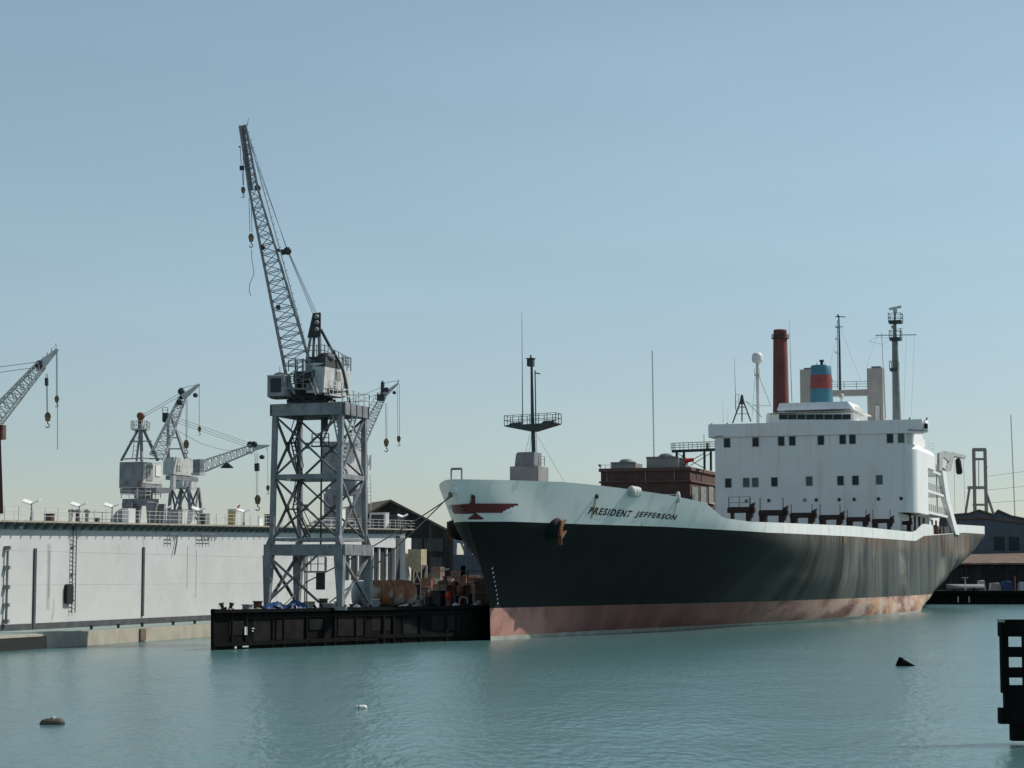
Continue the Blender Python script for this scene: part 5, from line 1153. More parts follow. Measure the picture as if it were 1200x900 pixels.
m2, _ = twoface(224, 234, 241, 553.6, 556.5, D2 - 3.2, 40); m2.build('cab_platform', steell, c2)
m2 = MB()
for x, y, d, r in ((217, 537, -2, .2), (219, 537, 2, .18), (196, 537, -2, .16), (198, 537, 2, .16)): m2.tube(A2(x, y, d), A2(197 if x < 210 else 201, 489, 0), r, n=7)
m2.beam(A2(194, 526, -1), A2(214, 526, -1), .15); m2.beam(A2(196, 513), A2(209, 513), .15); m2.build('mast_leg', steel, c2)
a, b = A2(190, 494, -1), A2(199.5, 485, 1); m2 = MB(); m2.box(tuple(a), tuple(b)); m2.rail([V(a.x, a.y, b.z), V(b.x, a.y, b.z)], .7, .8, .03, 2); m2.build('mast_head', dsteel, c2)
boom(c2, A2(238, 546.5), A2(296, 525), A2(316, 522), 1.5, .9, 16)
m2 = MB()
for x in (293.5, 298): m2.lathe([(.3, -.4), (.45, -.3), (.45, .3), (.3, .4)], A2(x, 521), 14, V(0, 1, 0))
m2.build('boom_head_sheave', dsteel, c2)
m2 = MB(); m2.box(tuple(A2(288, 532, -.3)), tuple(A2(296, 529, -.4))); m2.build('boom_plate', white, c2)
ropes(c2, [(A2(203, 488), A2(295, 520)), (A2(203, 491), A2(293, 522)), (A2(200, 493), A2(291, 524)), (A2(205, 503), A2(236, 520)), (A2(236, 520), A2(262, 527.5)), (A2(262, 527.5), A2(284, 527.5)), (A2(300, 530), A2(300.7, 585)), (A2(302, 530), A2(302, 585)), (A2(298, 530), A2(299.5, 542)), (A2(313.5, 524), A2(314, 568)), (A2(312.5, 524), A2(312.5, 528)), (A2(221, 537), A2(239, 548))], .03)
m2 = MB(); m2.tube(A2(301, 543), A2(301.3, 552), .35, n=10); m2.build('sheave_block', dsteel, c2)
hookblock(302, 586, D2, 2.0, c2); hookblock(314, 572, D2, 1.2, c2)
m2 = MB(); p = A2(266, 547); m2.lathe([(.9, -.15), (.9, -.1), (.2, .5)], p, 12); m2.tube(p, A2(266, 538), .04, n=4); m2.build('hanging_lamp', dsteel, c2)
m2 = MB(); p = A2(307, 535.5); m2.lathe([(.1, -.3), (.35, -.2), (.35, .15), (.1, .3)], p, 10); m2.build('limit_switch_weight', dsteel, c2)
# --- crane behind the big crane
D4 = 226.0; A4 = lambda x, y, d=0: at(x, y, D4 + d)
q4 = 92; zd4 = ztop(95)
c4 = thing('pedestal_crane', 'grey pedestal crane half hidden behind the big crane tower, boom to the right', 'crane', V(A4(403, 600).x, D4, zd4))
m2 = MB(); cx = A4(403, 590)
m2.tube(V(cx.x, D4, A4(403, 574).z), V(cx.x, D4, A4(403, 561).z), 1.6, 1.35, 24); m2.tube(V(cx.x, D4, A4(403, 581).z), V(cx.x, D4, A4(403, 574).z), 1.1, 1.6, 24); m2.build('slewing_column', steel, c4)
for x, d in ((386, -1.3), (420, -1.3), (389, 1.6), (423, 1.6)):
    p = V(A4(x, 600).x, D4 + d, 0); m2 = MB(); m2.hexa([V(p.x + a * .4, p.y + b * .3, zd4) for a, b in cors], [V(p.x + a * .5, p.y + b * .4, A4(403, 579).z) for a, b in cors]); m2.build('leg', steel, c4)
m2, _ = twoface(381, 408, 427, 572, 580, D4 - 1.5, 35); m2.build('portal_deck', steel, c4)
m2, i4 = twoface(377, 404, 427, 517, 560, D4 - 1.8, 22); m2.build('machinery_house', steel, c4)
onface(405, 518, 426.5, 559, i4['P'], i4['f'], .05).build('sunlit_side', steell, c4)  # same grey house, its sunlit side painted paler
m2, _ = twoface(427, 431, 435, 533, 557, D4 - 1.0, 40); m2.build('operator_cab', white, c4)
m2, _ = twoface(427, 431, 434, 572, 590, D4 - 1.0, 40); m2.build('switch_cabinet', white, c4)
m2 = MB(); m2.rail([A4(424, 563, -1), A4(434, 563, 1)], 1.4, .8, .03, 3); m2.ladder(A4(432, 598, -1), A4(432, 563, -1), .5, V(1, 0, 0), .03, .4); m2.ladder(A4(427, 604, -1), A4(423, 575, -1), .5, V(1, 0, 0), .03, .4); m2.build('access_ladder', steell, c4)
m2 = MB()
for x, d in ((378, -1), (400, -1.5), (424, 1)): m2.tube(A4(x, 518, d), A4(396, 472), .14, n=7)
m2.build('mast_leg', steel, c4)
boom(c4, A4(418, 526), A4(450, 463), A4(467, 449), 1.35, .55, 17)
m2 = MB()
for k in range(18): p = A4(418, 526).lerp(A4(450, 463), k / 17) + V(-.62 + .02 * k, 0, .38 - .012 * k); m2.beam(p, p + V(-.5, 0, .12), .06); m2.beam(p + V(-.5, 0, .12), p + V(-.45, 0, -.3), .05)
m2.build('boom_footway', steell, c4)
m2 = MB(); m2.beam(A4(448, 463), A4(448.5, 448), .32); m2.box(tuple(A4(441.5, 469, -.6)), tuple(A4(451, 463, .6))); m2.lathe([(.2, -.2), (.4, -.15), (.4, .15), (.2, .2)], A4(453, 458), 12, V(0, 1, 0)); m2.build('boom_head_gear', dsteel, c4)
ropes(c4, [(A4(397, 474), A4(447, 454)), (A4(397, 479), A4(447, 460)), (A4(449, 449), A4(467, 446)), (A4(451.5, 472), A4(452.3, 515)), (A4(453.5, 472), A4(453.3, 515)), (A4(465.5, 452), A4(466.3, 512)), (A4(468, 450), A4(468.3, 510))], .028)
hookblock(452.7, 519, D4, 1.4, c4); hookblock(467.3, 514.5, D4, 1.1, c4)
m2 = MB(); m2.tube(A4(448.2, 448), A4(448.2, 446), .1, n=6); m2.lathe([(.05, -.2), (.2, -.12), (.2, .1), (.05, .18)], A4(462, 460), 10); m2.tube(A4(466.5, 449), A4(467, 445), .05, n=5); m2.build('limit_switch_weight', dsteel, c4)
# --- crane at the left edge
D3 = 140.0; A3 = lambda x, y, d=0: at(x, y, D3 + d)
c3 = thing('luffing_crane', 'crane at the left edge of the view with rusty boom reaching in and maroon leg', 'crane', V(A3(-60, 600).x, D3, ztop(2)))
boom(c3, A3(-62, 555), A3(49, 427), A3(68, 409), 1.6, .55, 24)
m2 = MB()
for k in range(28): p = A3(-62, 555).lerp(A3(68, 409), k / 27); n_ = V(-.66, 0, .75) * (.66 - .018 * k); m2.beam(p + n_, p + n_ * 1.1 + V(-.06, 0, .24), .035)
m2.build('boom_footway', rustm, c3)
m2 = MB(); m2.box(tuple(A3(43.5, 434, -.3)), tuple(A3(51, 424, .3))); m2.lathe([(.2, -.2), (.35, -.15), (.35, .15), (.2, .2)], A3(47, 428), 12, V(0, 1, 0)); m2.build('boom_head_gear', dsteel, c3)
m2 = MB(); m2.tube(A3(66, 411), A3(63.5, 406.5), .03, n=5); m2.tube(A3(56, 420), A3(55, 415), .03, n=5); m2.tube(A3(61, 415), A3(60, 411), .03, n=5); m2.build('railing_post', steell, c3)
ropes(c3, [(A3(46, 424), A3(-55, 437)), (A3(46, 430), A3(-55, 444)), (A3(54, 438), A3(55, 486)), (A3(55.3, 438), A3(56, 486)), (A3(67, 412), A3(67.4, 527)), (A3(66, 412), A3(66, 465))], .022)
m2 = MB(); m2.tube(A3(54.5, 443), A3(54.7, 452), .13, n=8); m2.build('sheave_block', dsteel, c3)
hookblock(56, 489, D3, 1.0, c3); hookblock(66.6, 468, D3, .75, c3)
m2 = MB(); m2.hexa([A3(-3, 602, -.2), A3(4, 602, -.2), A3(4, 602, .3), A3(-3, 602, .3)], [A3(-3, 496, -.2), A3(.5, 496, -.2), A3(.5, 496, .3), A3(-3, 496, .3)]); m2.build('leg', maroon, c3)
for x in (-120, -95): m2 = MB(); m2.beam(A3(x, 606, 0), A3(x + 20, 560, 0), .4); m2.build('leg', maroon, c3)
m2, _ = twoface(-6, 3, 7, 498, 515, D3 - .3, 40); m2.build('boom_foot_box', pinkr, c3)
m2, _ = twoface(-120, -70, -30, 520, 560, D3, 35); m2.build('machinery_house', steell, c3)
m2 = MB(); m2.tube(A3(-90, 520), A3(-60, 438), .16, n=7); m2.tube(A3(-40, 520), A3(-58, 438), .16, n=7); m2.build('mast_leg', steel, c3)

# ================================================================== GEAR ON THE PIER
def onpier(px, D): p = at(px, 712, D); return V(p.x, p.y, PZ)
def pt(px, py, D): return at(px, py, D)
# rusty tank lying on its side
Dt = 152.0; c = at(457, 693, Dt); r_ = .98; zc0 = PZ + r_ + .12; ax = V(.88, .47, 0).normalized(); c = V(c.x, c.y, zc0)
t = thing('storage_tank', 'rust streaked cylindrical tank lying on its side on the pier', 'tank', V(c.x, c.y, PZ))
tank_m = paint('tank_rust', (.30, .13, .06), (.17, .07, .035), 1.3, .8, streak=(.8, .8, .6), scol=(.46, .50, .47), samt=.95, rust=.25, rcol=(.13, .05, .03), sscale=1.3)
m2 = MB(); m2.lathe([(.25, -1.95), (r_ * .75, -1.85), (r_ * .97, -1.6), (r_, -1.5), (r_, 1.5), (r_ * .97, 1.6), (r_ * .75, 1.85), (.25, 1.95)], c, 36, ax); m2.build('shell', tank_m, t)
for k in (-1.1, -.1, .9): m2 = MB(); m2.lathe([(r_ + .005, -.05), (r_ + .03, -.04), (r_ + .03, .04), (r_ + .005, .05)], c + ax * k, 36, ax); m2.build('hoop', rustm, t)
for k in (-1.2, 1.2): m2 = MB(); p = c + ax * k; s_ = V(-ax.y, ax.x, 0); m2.hexa([p - s_ * .9 - ax * .12 - V(0, 0, zc0 - PZ), p + s_ * .9 - ax * .12 - V(0, 0, zc0 - PZ), p + s_ * .9 + ax * .12 - V(0, 0, zc0 - PZ), p - s_ * .9 + ax * .12 - V(0, 0, zc0 - PZ)], [p - s_ * .7 - ax * .12 - V(0, 0, .7), p + s_ * .7 - ax * .12 - V(0, 0, .7), p + s_ * .7 + ax * .12 - V(0, 0, .7), p - s_ * .7 + ax * .12 - V(0, 0, .7)]); m2.build('cradle', timber, t)
c2_ = at(440, 694, 156); t = thing('pale_tank', 'pale blue grey tank standing behind the rusty tank', 'tank', V(c2_.x, 156, PZ))
m2 = MB(); m2.lathe([(.2, -1.6), (.8, -1.5), (.95, -1.3), (.95, 1.3), (.8, 1.5), (.2, 1.6)], V(c2_.x - .2, 156, PZ + 1.05), 30, V(.95, .3, 0)); m2.build('shell', paint('tank_pale', (.34, .42, .43), (.26, .33, .34), 1.5, .7, rust=.2), t)
m2 = MB(); m2.box((c2_.x - 1.2, 155.5, PZ), (c2_.x + 1.0, 156.5, PZ + .3)); m2.build('cradle', timber, t)
# blue tarpaulin heap
p0, p1 = at(306, 718, 141.2), at(366, 718, 143.0)
rows = []; NX, NY = 34, 12
for j in range(NY + 1):
    row = []
    for i in range(NX + 1):
        u_, v_ = i / NX, j / NY; pr_h = (sin(pi * min(1, u_ * 1.02)) ** .8) * (.62 + .28 * sin(u_ * 9.0 + .6) * (1 - u_ * .3) + .1 * sin(u_ * 23)) * sin(pi * v_) ** .7
        row.append(V(p0.x + (p1.x - p0.x) * u_, p0.y + (p1.y - p0.y) * u_ + (v_ - .5) * 2.0, PZ + .02 + max(0, pr_h) * 1.05 + .06 * sin(i * 2.1 + j * 1.7) * (0 < j < NY)))
    rows.append(row)
m2 = MB(); m2.grid(rows, True); tag(m2.build('tarpaulin', tarp, None, V((p0.x + p1.x) / 2, p0.y, PZ)), 'crumpled blue tarpaulin over a heap under the big crane', 'tarpaulin')
for px, D, nm in ((265.5, 138.5, 'double'),):
    b = onpier(px, D); t = thing('mooring_bollard', 'black twin headed bollard at the left end of the pier', 'bollard', b)
    m2 = MB(); m2.box((b.x - .5, b.y - .25, PZ), (b.x + .5, b.y + .25, PZ + .1)); m2.build('base_plate', dsteel, t)
    for sg in (-.22, .22): m2 = MB(); q = b + V(sg, 0, .1); m2.tube(q, q + V(sg * .5, 0, .35), .1, .13, 10); m2.tube(q + V(sg * .5, 0, .35), q + V(sg * .62, 0, .47), .19, .16, 10); m2.build('head', dsteel, t)
def crate(name, label, cat, xl, xc, xr, yt, D, mats, al=35, ybot=None):
    z = PZ; P = at(xc, yt, D); a = radians(al); f, g = V(cos(a), -sin(a), 0), V(sin(a), cos(a), 0); C = V(P.x, P.y, z)
    w1 = (xc - xl) / ((FPX * cos(a) + (xc - 600) * sin(a)) / D); w2 = max(.12, (xr - xc) / ((FPX * sin(a) - (xc - 600) * cos(a)) / D)); h = V(0, 0, P.z - z)
    t = thing(name, label, cat, C); base = [C - f * w1, C, C + g * w2, C - f * w1 + g * w2]
    m2 = MB(); m2.hexa(base, [p + h for p in base]); m2.build('body', mats[0], t)
    e = .05; hb = [C - f * (w1 + e) - g * e, C + f * e - g * e, C + f * e + g * (w2 + e), C - f * (w1 + e) + g * (w2 + e)]
    m2 = MB(); m2.hexa([p + h for p in hb], [p + h + V(0, 0, .07) for p in hb]); m2.build('lid', mats[-1], t)
    m2 = MB(); m2.hexa([p + V(0, 0, .001) for p in hb], [p + V(0, 0, .1) for p in hb]); m2.build('skid', mats[-1], t); return t
crate('steel_bin', 'blue grey steel bin on the left end of the pier', 'bin', 284, 292, 296, 709.5, 140.5, (steel, steel))
crate('fuel_chest', 'dark maroon chest on the pier just left of the tarpaulin', 'chest', 297, 304, 307, 705.5, 142, (maroon, dsteel))
crate('tan_plank_stack', 'tan stack of planks on the pier right of the tarpaulin', 'planks', 357, 366, 369, 706, 146, (tanlit, yellow))
crate('dark_cabinet', 'dark tall cabinet with rusty top on the pier right of the tarpaulin', 'cabinet', 374, 381, 384, 702.5, 146, (dsteel, rustm))
crate('mesh_basket', 'pale mesh basket on the pier beside the dark tall cabinet', 'basket', 378, 389, 393, 708, 145.5, (vent_m, steell))
crate('yellow_skip', 'yellowish skip on the pier under the right legs of the big crane', 'skip', 392, 399, 404, 706, 147.5, (yellow, tanlit))
crate('oil_pump', 'low black pump set on the pier left of the rusty tank', 'pump', 410, 422, 427, 709, 149, (dsteel, blackm))
crate('blue_tool_box', 'small pale blue tool box on top edge of the tank cradles', 'tool box', 424, 436, 446, 703, 150, (steel, steell))
# hopper on legs
Dh = 232; t = thing('hopper', 'beige hopper on a braced steel stand on the pier, right of the dry dock end', 'hopper', V(at(490, 700, Dh).x, Dh, PZ))
m2, ih = twoface(478, 493.5, 500, 643.5, 662, Dh, 19); m2.build('tank', beige, t)
b4 = [ih['P'] - ih['f'] * ih['w1'], ih['P'], ih['P'] + ih['g'] * ih['w2'], ih['P'] - ih['f'] * ih['w1'] + ih['g'] * ih['w2']]; cc = (b4[0] + b4[2]) / 2
m2 = MB(); m2.hexa([cc + (p - cc) * .35 - V(0, 0, .8) for p in b4], [p - V(0, 0, .003) for p in b4]); m2.build('chute', beige, t)
m2 = MB()
for i in range(4):
    a, b = b4[i], b4[(i + 1) % 4]; m2.beam(V(a.x, a.y, PZ), a, .13); m2.beam(V(a.x, a.y, PZ), V(b.x, b.y, a.z), .07); m2.beam(V(a.x, a.y, PZ + 1.6), V(b.x, b.y, PZ + 1.6), .08)
m2.build('stand', tanlit, t)
# assorted gear between the tank and the bow: every piece a thing of its own
gear = [ # xl, xc, xr, ytop, D, material, name, label, category
 (487, 492, 496, 704, 158, tanlit, 'small_winch', 'small tan winch at the foot of the hopper', 'winch'),
 (498, 505, 509, 678, 168, pinkr, 'pink_cabinet', 'pink and green cabinet high on the gear heap right of the hopper', 'cabinet'),
 (511, 515, 518, 679, 170, steell, 'pale_box', 'pale box sitting right of the pink and green cabinet', 'box'),
 (519, 524, 528, 676, 172, maroon, 'maroon_crate', 'maroon crate at the dark shed corner above the gear', 'crate'),
 (526, 529, 532, 679, 169, tanlit, 'hatch_board', 'upright tan panel in the gear heap left of the far cranes', 'board'),
 (505, 516, 522, 693, 161, dsteel, 'generator', 'black generator box in the middle of the pier gear', 'generator'),
 (498, 503, 507, 700, 158, dsteel, 'cable_drum', 'dark drum on the pier right of the small tan winch', 'drum'),
 (533, 539, 543, 686, 167, maroon, 'rusty_housing', 'rusty maroon housing below the far blue cranes', 'housing'),
 (541, 546, 549, 676, 169, pinkr, 'primer_column', 'tall primer pink column among the pier gear', 'column'),
 (549, 553, 556, 683, 167, rustm, 'rusty_box', 'rusty box right of the tall pink column', 'box'),
 (553, 558, 561, 690, 164, pinkr, 'pink_box', 'pale pink box in front of the ship stem', 'box'),
 (556, 560, 563, 679, 171, maroon, 'dark_red_locker', 'dark red locker high on the heap near the ship stem', 'locker'),
 (564, 568, 570, 690, 166, rustm, 'brown_drum', 'brown box nearest to the ship stem', 'box'),
 (544, 550, 553, 697, 161, dsteel, 'black_motor', 'black motor block low in the gear by the bow', 'motor'),
 (531, 534, 537, 699, 160, dsteel, 'dark_post_box', 'dark post box right of the red and white fire hydrant shape', 'box'),
]
for xl, xc, xr, yt, D, mm, nm, lb, ct_ in gear: crate(nm, lb, ct_, xl, xc, xr, yt, D if yt > 692 else D + 38 + (xl % 7) * 4, (mm, dsteel if R.random() < .5 else mm), al=20)
# orange-red figure sized standpipe
b = onpier(526.5, 160.5); t = thing('standpipe', 'bright red standpipe with a pale base on the pier', 'standpipe', b)
m2 = MB(); m2.lathe([(.3, 0), (.3, .1), (.2, .15), (.2, .55), (.26, .6)], b, 14); m2.build('base', pinkr, t)
m2 = MB(); m2.lathe([(.25, .6), (.28, .7), (.25, 1.05), (.1, 1.2)], b, 14); m2.tube(b + V(-.4, 0, .85), b + V(.4, 0, .85), .1, n=10); m2.build('head', redm, t)
for px, py, D, mm, lb in ((534, 706.5, 158.6, white, 'small white sack on the pier edge right of the standpipe'), (556, 706, 160.5, white, 'small white bucket on the pier edge near the bow'), (561.5, 703, 161, tanlit, 'pale tan coil of hose on the pier by the bow'), (418, 708, 146.5, white, 'white bag by the right foot of the big crane'), (370, 714, 144, white, 'white bundle beside the tarpaulin'), (487, 709, 156, tanlit, 'tan sack at the right end of the rusty tank')):
    b = onpier(px, D); hh = max(.22, at(px, py, D).z - PZ); m2 = MB()
    m2.lathe([(.08, 0), (.26, .05), (.30, hh * .4), (.22, hh * .8), (.06, hh)], b, 12); o = m2.build(lb.split()[2] if 'coil' not in lb else 'hose_coil', mm, None, b)
    nm = 'sack' if 'sack' in lb else 'bucket' if 'bucket' in lb else 'bag' if 'bag' in lb else 'bundle' if 'bundle' in lb else 'hose_coil'; o.name = nm; tag(o, lb, nm.replace('_', ' '))
drum0 = crate0 = None
for k in range(72):
    px = R.uniform(498, 570); D = R.uniform(162, 250); b = onpier(px, D); lvl = R.random(); hz = .0
    if k % 2:
        if drum0 is None:
            t = thing('oil_drum', 'small rusty oil drum in the crowded gear heap between hopper and bow', 'drum', b, 'rusty drums in the gear heap'); drum0 = t
            m2 = MB(); m2.lathe([(.26, 0), (.28, .02), (.28, .3), (.295, .31), (.28, .33), (.28, .6), (.295, .61), (.28, .63), (.28, .86), (.26, .88)], b, 14); m2.build('body', rustm, t)
            m2 = MB(); m2.lathe([(.24, .87), (.24, .885), (.06, .89), (.06, .92)], b, 14); m2.build('lid', tanlit, t)
            continue
        src = drum0
    else:
        if crate0 is None:
            t = thing('gear_crate', 'small weathered tan crate in the crowded gear heap between hopper and bow', 'crate', b, 'tan crates in the gear heap'); crate0 = t
            m2 = MB(); m2.box((b.x - .33, b.y - .3, b.z), (b.x + .33, b.y + .3, b.z + 1.15)); m2.build('body', paint('weathered_tan', (.26, .20, .155), (.15, .11, .09), 2, .85, rust=.2), t)
            for zz in (.08, .55, 1.0):
                m2 = MB(); m2.box((b.x - .36, b.y - .33, b.z + zz), (b.x + .36, b.y + .33, b.z + zz + .08)); m2.build('batten', pinkr, t)
            continue
        src = crate0
    r = src.copy(); COL.objects.link(r); r.location = b; r.rotation_euler = (0, 0, R.uniform(-.8, .8)); g_ = R.uniform(.8, 1.5) * D / 190; r.scale = (g_, g_, g_ * R.uniform(.8, 1.7))
    for ch in list(src.children): c_ = ch.copy(); COL.objects.link(c_); c_.parent = r
# white hooped frame
b = onpier(543, 160); m2 = MB(); pts = [b + V(-.32, 0, 0)] + [b + V(-.32 * cos(a), 0, .45 + .32 * sin(a)) for a in [pi * i / 8 for i in range(9)]] + [b + V(.32, 0, 0)]
m2.path(pts, .035, 6); m2.path([p + V(0, .5, 0) for p in pts], .035, 6); m2.tube(pts[4], pts[4] + V(0, .5, 0), .03, n=6); tag(m2.build('hoop_frame', white, None, b), 'white hooped pipe frame on the pier edge by the bow', 'frame')
# thin uprights in the heap
for px, y, D, lb in ((522, 667, 171, 'dark pole with a white crosspiece above the pier gear'), (529, 690, 164, 'thin rusty pole beside the tan panel'), (548, 668, 172, 'thin dark red pole behind the tall pink column')):
    b = onpier(px, D); tpz = at(px, y, D); t = thing('pole', lb, 'pole', b); m2 = MB(); m2.tube(b, V(b.x, b.y, tpz.z), .06, n=6); m2.build('shaft', rustm, t)
    if 'white' in lb: m2 = MB(); m2.beam(V(b.x - .25, b.y, tpz.z), V(b.x + .3, b.y, tpz.z), .14); m2.build('crosspiece', white, t)

# ================================================================== MOORING LINES, BUOYS, NEAR FENDER FRAME
def sagline(a, b, sag, r, name, label):
    m2 = MB(); pts = [a.lerp(b, k / 14) - V(0, 0, sag * 4 * (k / 14) * (1 - k / 14)) for k in range(15)]; m2.path(pts, r, 6); return tag(m2.build(name, rope, None, b), label, 'rope')
stem_l = ship_world(*[(lambda p: (p.x, -p.y, p.z))(arcpt(-1.9, at(536, 581, 149).z, .12))][0])
stem_r = ship_world(*[(lambda p: (p.x, -p.y, p.z))(arcpt(-.15, at(551, 577, 149).z, .25))][0])
sagline(stem_l, at(359, 682, 147), .25, .05, 'mooring_line', 'upper mooring line from the bow to the big crane leg')
sagline(stem_r, at(386, 706, 145), .3, .05, 'mooring_line', 'lower mooring line from the white hawse lip down to the pier')
sagline(at(359, 682, 147), V(at(330, 700, 143).x, 143, PZ + .2), .05, .05, 'mooring_line', 'short mooring line tail under the big crane running to the pier deck')
b = ground(1059, 780.5); t = thing('pile_stump', 'dark slanted pile stump sticking out of the water right of centre', 'pile', b)
m2 = MB(); m2.hexa([b + V(-.42, -.2, -.3), b + V(.45, -.2, -.3), b + V(.45, .25, -.3), b + V(-.42, .25, -.3)], [b + V(-.34, -.15, .22), b + V(.02, -.15, .25), b + V(.02, .2, .25), b + V(-.34, .2, .22)])
m2.tube(b + V(-.25, 0, .0), b + V(-.12, 0, .45), .2, .13, 10); m2.tube(b + V(-.1, 0, .25), b + V(.6, 0, -.08), .16, .1, 10); m2.build('stump', timber, t)
b = ground(62, 849); t = thing('mooring_buoy', 'small brown buoy with a pale top floating at lower left', 'buoy', b)
m2 = MB(); m2.lathe([(.03, -.42), (.12, -.36), (.17, -.2), (.18, 0), (.17, .2), (.12, .34), (.03, .38)], b + V(0, 0, .03), 16, V(1, .1, .02)); m2.build('float', paint('buoy_brown', (.10, .08, .065), (.06, .05, .04), 5, .7), t)
m2 = MB(); m2.lathe([(.01, -.12), (.1, -.05), (.1, .03), (.01, .07)], b + V(.02, 0, .17), 10, V(1, .1, 0)); m2.build('top_ring', tanlit, t)
b = ground(423, 830.5); t = thing('white_buoy', 'small white cylindrical buoy floating below the pier', 'buoy', b)
m2 = MB(); m2.lathe([(.02, -.22), (.07, -.2), (.095, -.14), (.095, .14), (.07, .2), (.02, .22)], b + V(0, 0, .04), 14, V(1, .05, 0)); m2.build('float', white, t)
m2 = MB(); m2.lathe([(.097, -.03), (.1, -.02), (.1, .02), (.097, .03)], b + V(-.08, 0, .04), 14, V(1, .05, 0)); m2.build('band', steel, t)
# near fender frame at the right edge
Df = 58.5; F = lambda x, y, d=0.0: at(x, y, Df + d)
t = thing('fender_frame', 'near black timber fender frame at the right edge of the view', 'fender', V(F(1185, 870).x, Df, 0))
def fb(x0, x1, y0, y1, d0, d1, name):
    a, b = F(x0, y1), F(x1, y0); m2 = MB(); m2.box((a.x, Df + d0, a.z), (b.x, Df + d1, b.z)); return m2.build(name, timber, t)
fb(1171.5, 1300, 726, 746, -.15, .25, 'cap_beam'); fb(1173.5, 1180.5, 746, 812, -.12, .12, 'post'); fb(1199.5, 1206, 746, 812, -.12, .12, 'post')
for x in (1232, 1262, 1290): fb(x, x + 8, 746, 880, -.12, .12, 'post')
fb(1180.6, 1199.4, 758, 770, -.1, .1, 'rail'); fb(1181.5, 1199.4, 782, 794, -.1, .1, 'rail'); fb(1206.1, 1300, 758, 770, -.1, .1, 'rail'); fb(1206.1, 1300, 782, 794, -.1, .1, 'rail')
fb(1180.6, 1300, 803, 818, -.16, .2, 'waling'); fb(1177, 1199, 810, 838, -.14, .14, 'fender_block'); fb(1171, 1204, 829.5, 848, -.22, .18, 'fender_block'); fb(1185, 1230, 838, 868, -.16, .2, 'fender_block')
m2 = MB(); p = F(1216, 868); m2.tube(V(p.x, Df + .3, -2), V(p.x, Df + .3, 2.4), .16, n=12); m2.build('pile', timber, t)
m2 = MB(); p = F(1173, 726.5); m2.box((p.x - .05, Df - .2, p.z - .06), (p.x + .06, Df + .2, p.z + .03)); m2.build('bolt_plate', tanlit, t)

# ================================================================== BACKGROUND BUILDINGS
# dark gabled shed behind the dry dock
Ds = 268.0; S_ = lambda x, y, d=0.0: at(x, y, Ds + d)
gp = [S_(418, 612), S_(457, 588.5), S_(531.5, 627)]; gz = PZ - .02
t = thing('gabled_shed', 'dark boarded gable end shed with rusty roof behind the dry dock', 'shed', V(gp[1].x, Ds, gz))
ev = (at(392, 604, 303) - gp[1]); ev.z = 0; L_ = ev.length; ev.normalize()
m2 = MB(); pg = [V(gp[0].x, Ds, gz), gp[0], gp[1], gp[2], V(gp[2].x, Ds, gz)]; m2.prism(pg, ev * L_); m2.build('wall', shed_m, t)
up = V(0, 0, .35)
for a, b in ((gp[0] + (gp[0] - gp[1]) * .06, gp[1]), (gp[1], gp[2] + (gp[2] - gp[1]) * .02)):
    m2 = MB(); off = -ev * .4; A_, B_ = a + off, b + off; m2.hexa([A_ + V(0, 0, .03), B_ + V(0, 0, .03), B_ + ev * (L_ + 1) + V(0, 0, .03), A_ + ev * (L_ + 1) + V(0, 0, .03)], [A_ + up, B_ + up, B_ + ev * (L_ + 1) + up, A_ + ev * (L_ + 1) + up]); m2.build('roof', roof_m, t)
N_ = V(0, -1, 0)
shedp = paint('shed_glazing', (.07, .07, .063), (.04, .04, .037), 1.2, .5, streak=(2, 2, .2), scol=(.15, .15, .14), samt=.6)
for x0, x1, y0, y1 in ((479, 494, 631, 645), (497, 519, 631, 646), (504, 519, 653, 676)):
    onface(x0, y0, x1, y1, V(0, Ds, 0), N_, .05).build('window', shedp, t)
onface(519.5, 632, 531, 690, V(0, Ds, 0), N_, .12).build('corner_pilaster', shed_m, t)
# brick building on the quay beyond the ship
m2, ib = twoface(703, 809, 862, 548.5, 612, 300, 19); lo_z = ib['P'].z
t = thing('brick_building', 'dark red brick quayside building with roof tanks behind the ship', 'building', V(ib['P'].x, ib['P'].y, PZ))
P_, f_, g_, h_ = ib['P'], ib['f'], ib['g'], ib['h']; w1_, w2_ = ib['w1'], ib['w2']; ztp = P_.z + h_
base = [P_ - f_ * w1_, P_, P_ + g_ * w2_, P_ - f_ * w1_ + g_ * w2_]; base = [V(p.x, p.y, PZ - .02) for p in base]
m2 = MB(); m2.hexa(base, [V(p.x, p.y, ztp) for p in base]); m2.build('wall', brick, t)
m2 = MB(); e = .25; bb = [P_ - f_ * (w1_ + e) - g_ * e, P_ + f_ * e - g_ * e, P_ + f_ * e + g_ * (w2_ + e), P_ - f_ * (w1_ + e) + g_ * (w2_ + e)]
for z0, z1 in ((ztp - .35, ztp + .15), (ztp - 2.0, ztp - 1.75)): m2.hexa([V(p.x, p.y, z0) for p in bb], [V(p.x, p.y, z1) for p in bb])
m2.build('cornice', paint('cornice_brown', (.17, .10, .08), None, .8, .9), t)
for x0, x1 in ((811, 817), (821, 826.5), (830.5, 835)):
    m2 = onface(x0 - .4, 570, x1 + .4, 588, P_, f_, .1); m2.build('window', paint('pane_%d' % int(x0), (.10, .12, .12), (.22, .23, .21), 1.5, .3), t)
    onface(x0 - 1, 588, x1 + 1, 590.3, P_, f_, .25).build('sill', tanlit, t)
for x in (711, 756, 790): onface(x, 552, x + 1, 566, P_, -g_, .12).build('drain_pipe', steel, t)
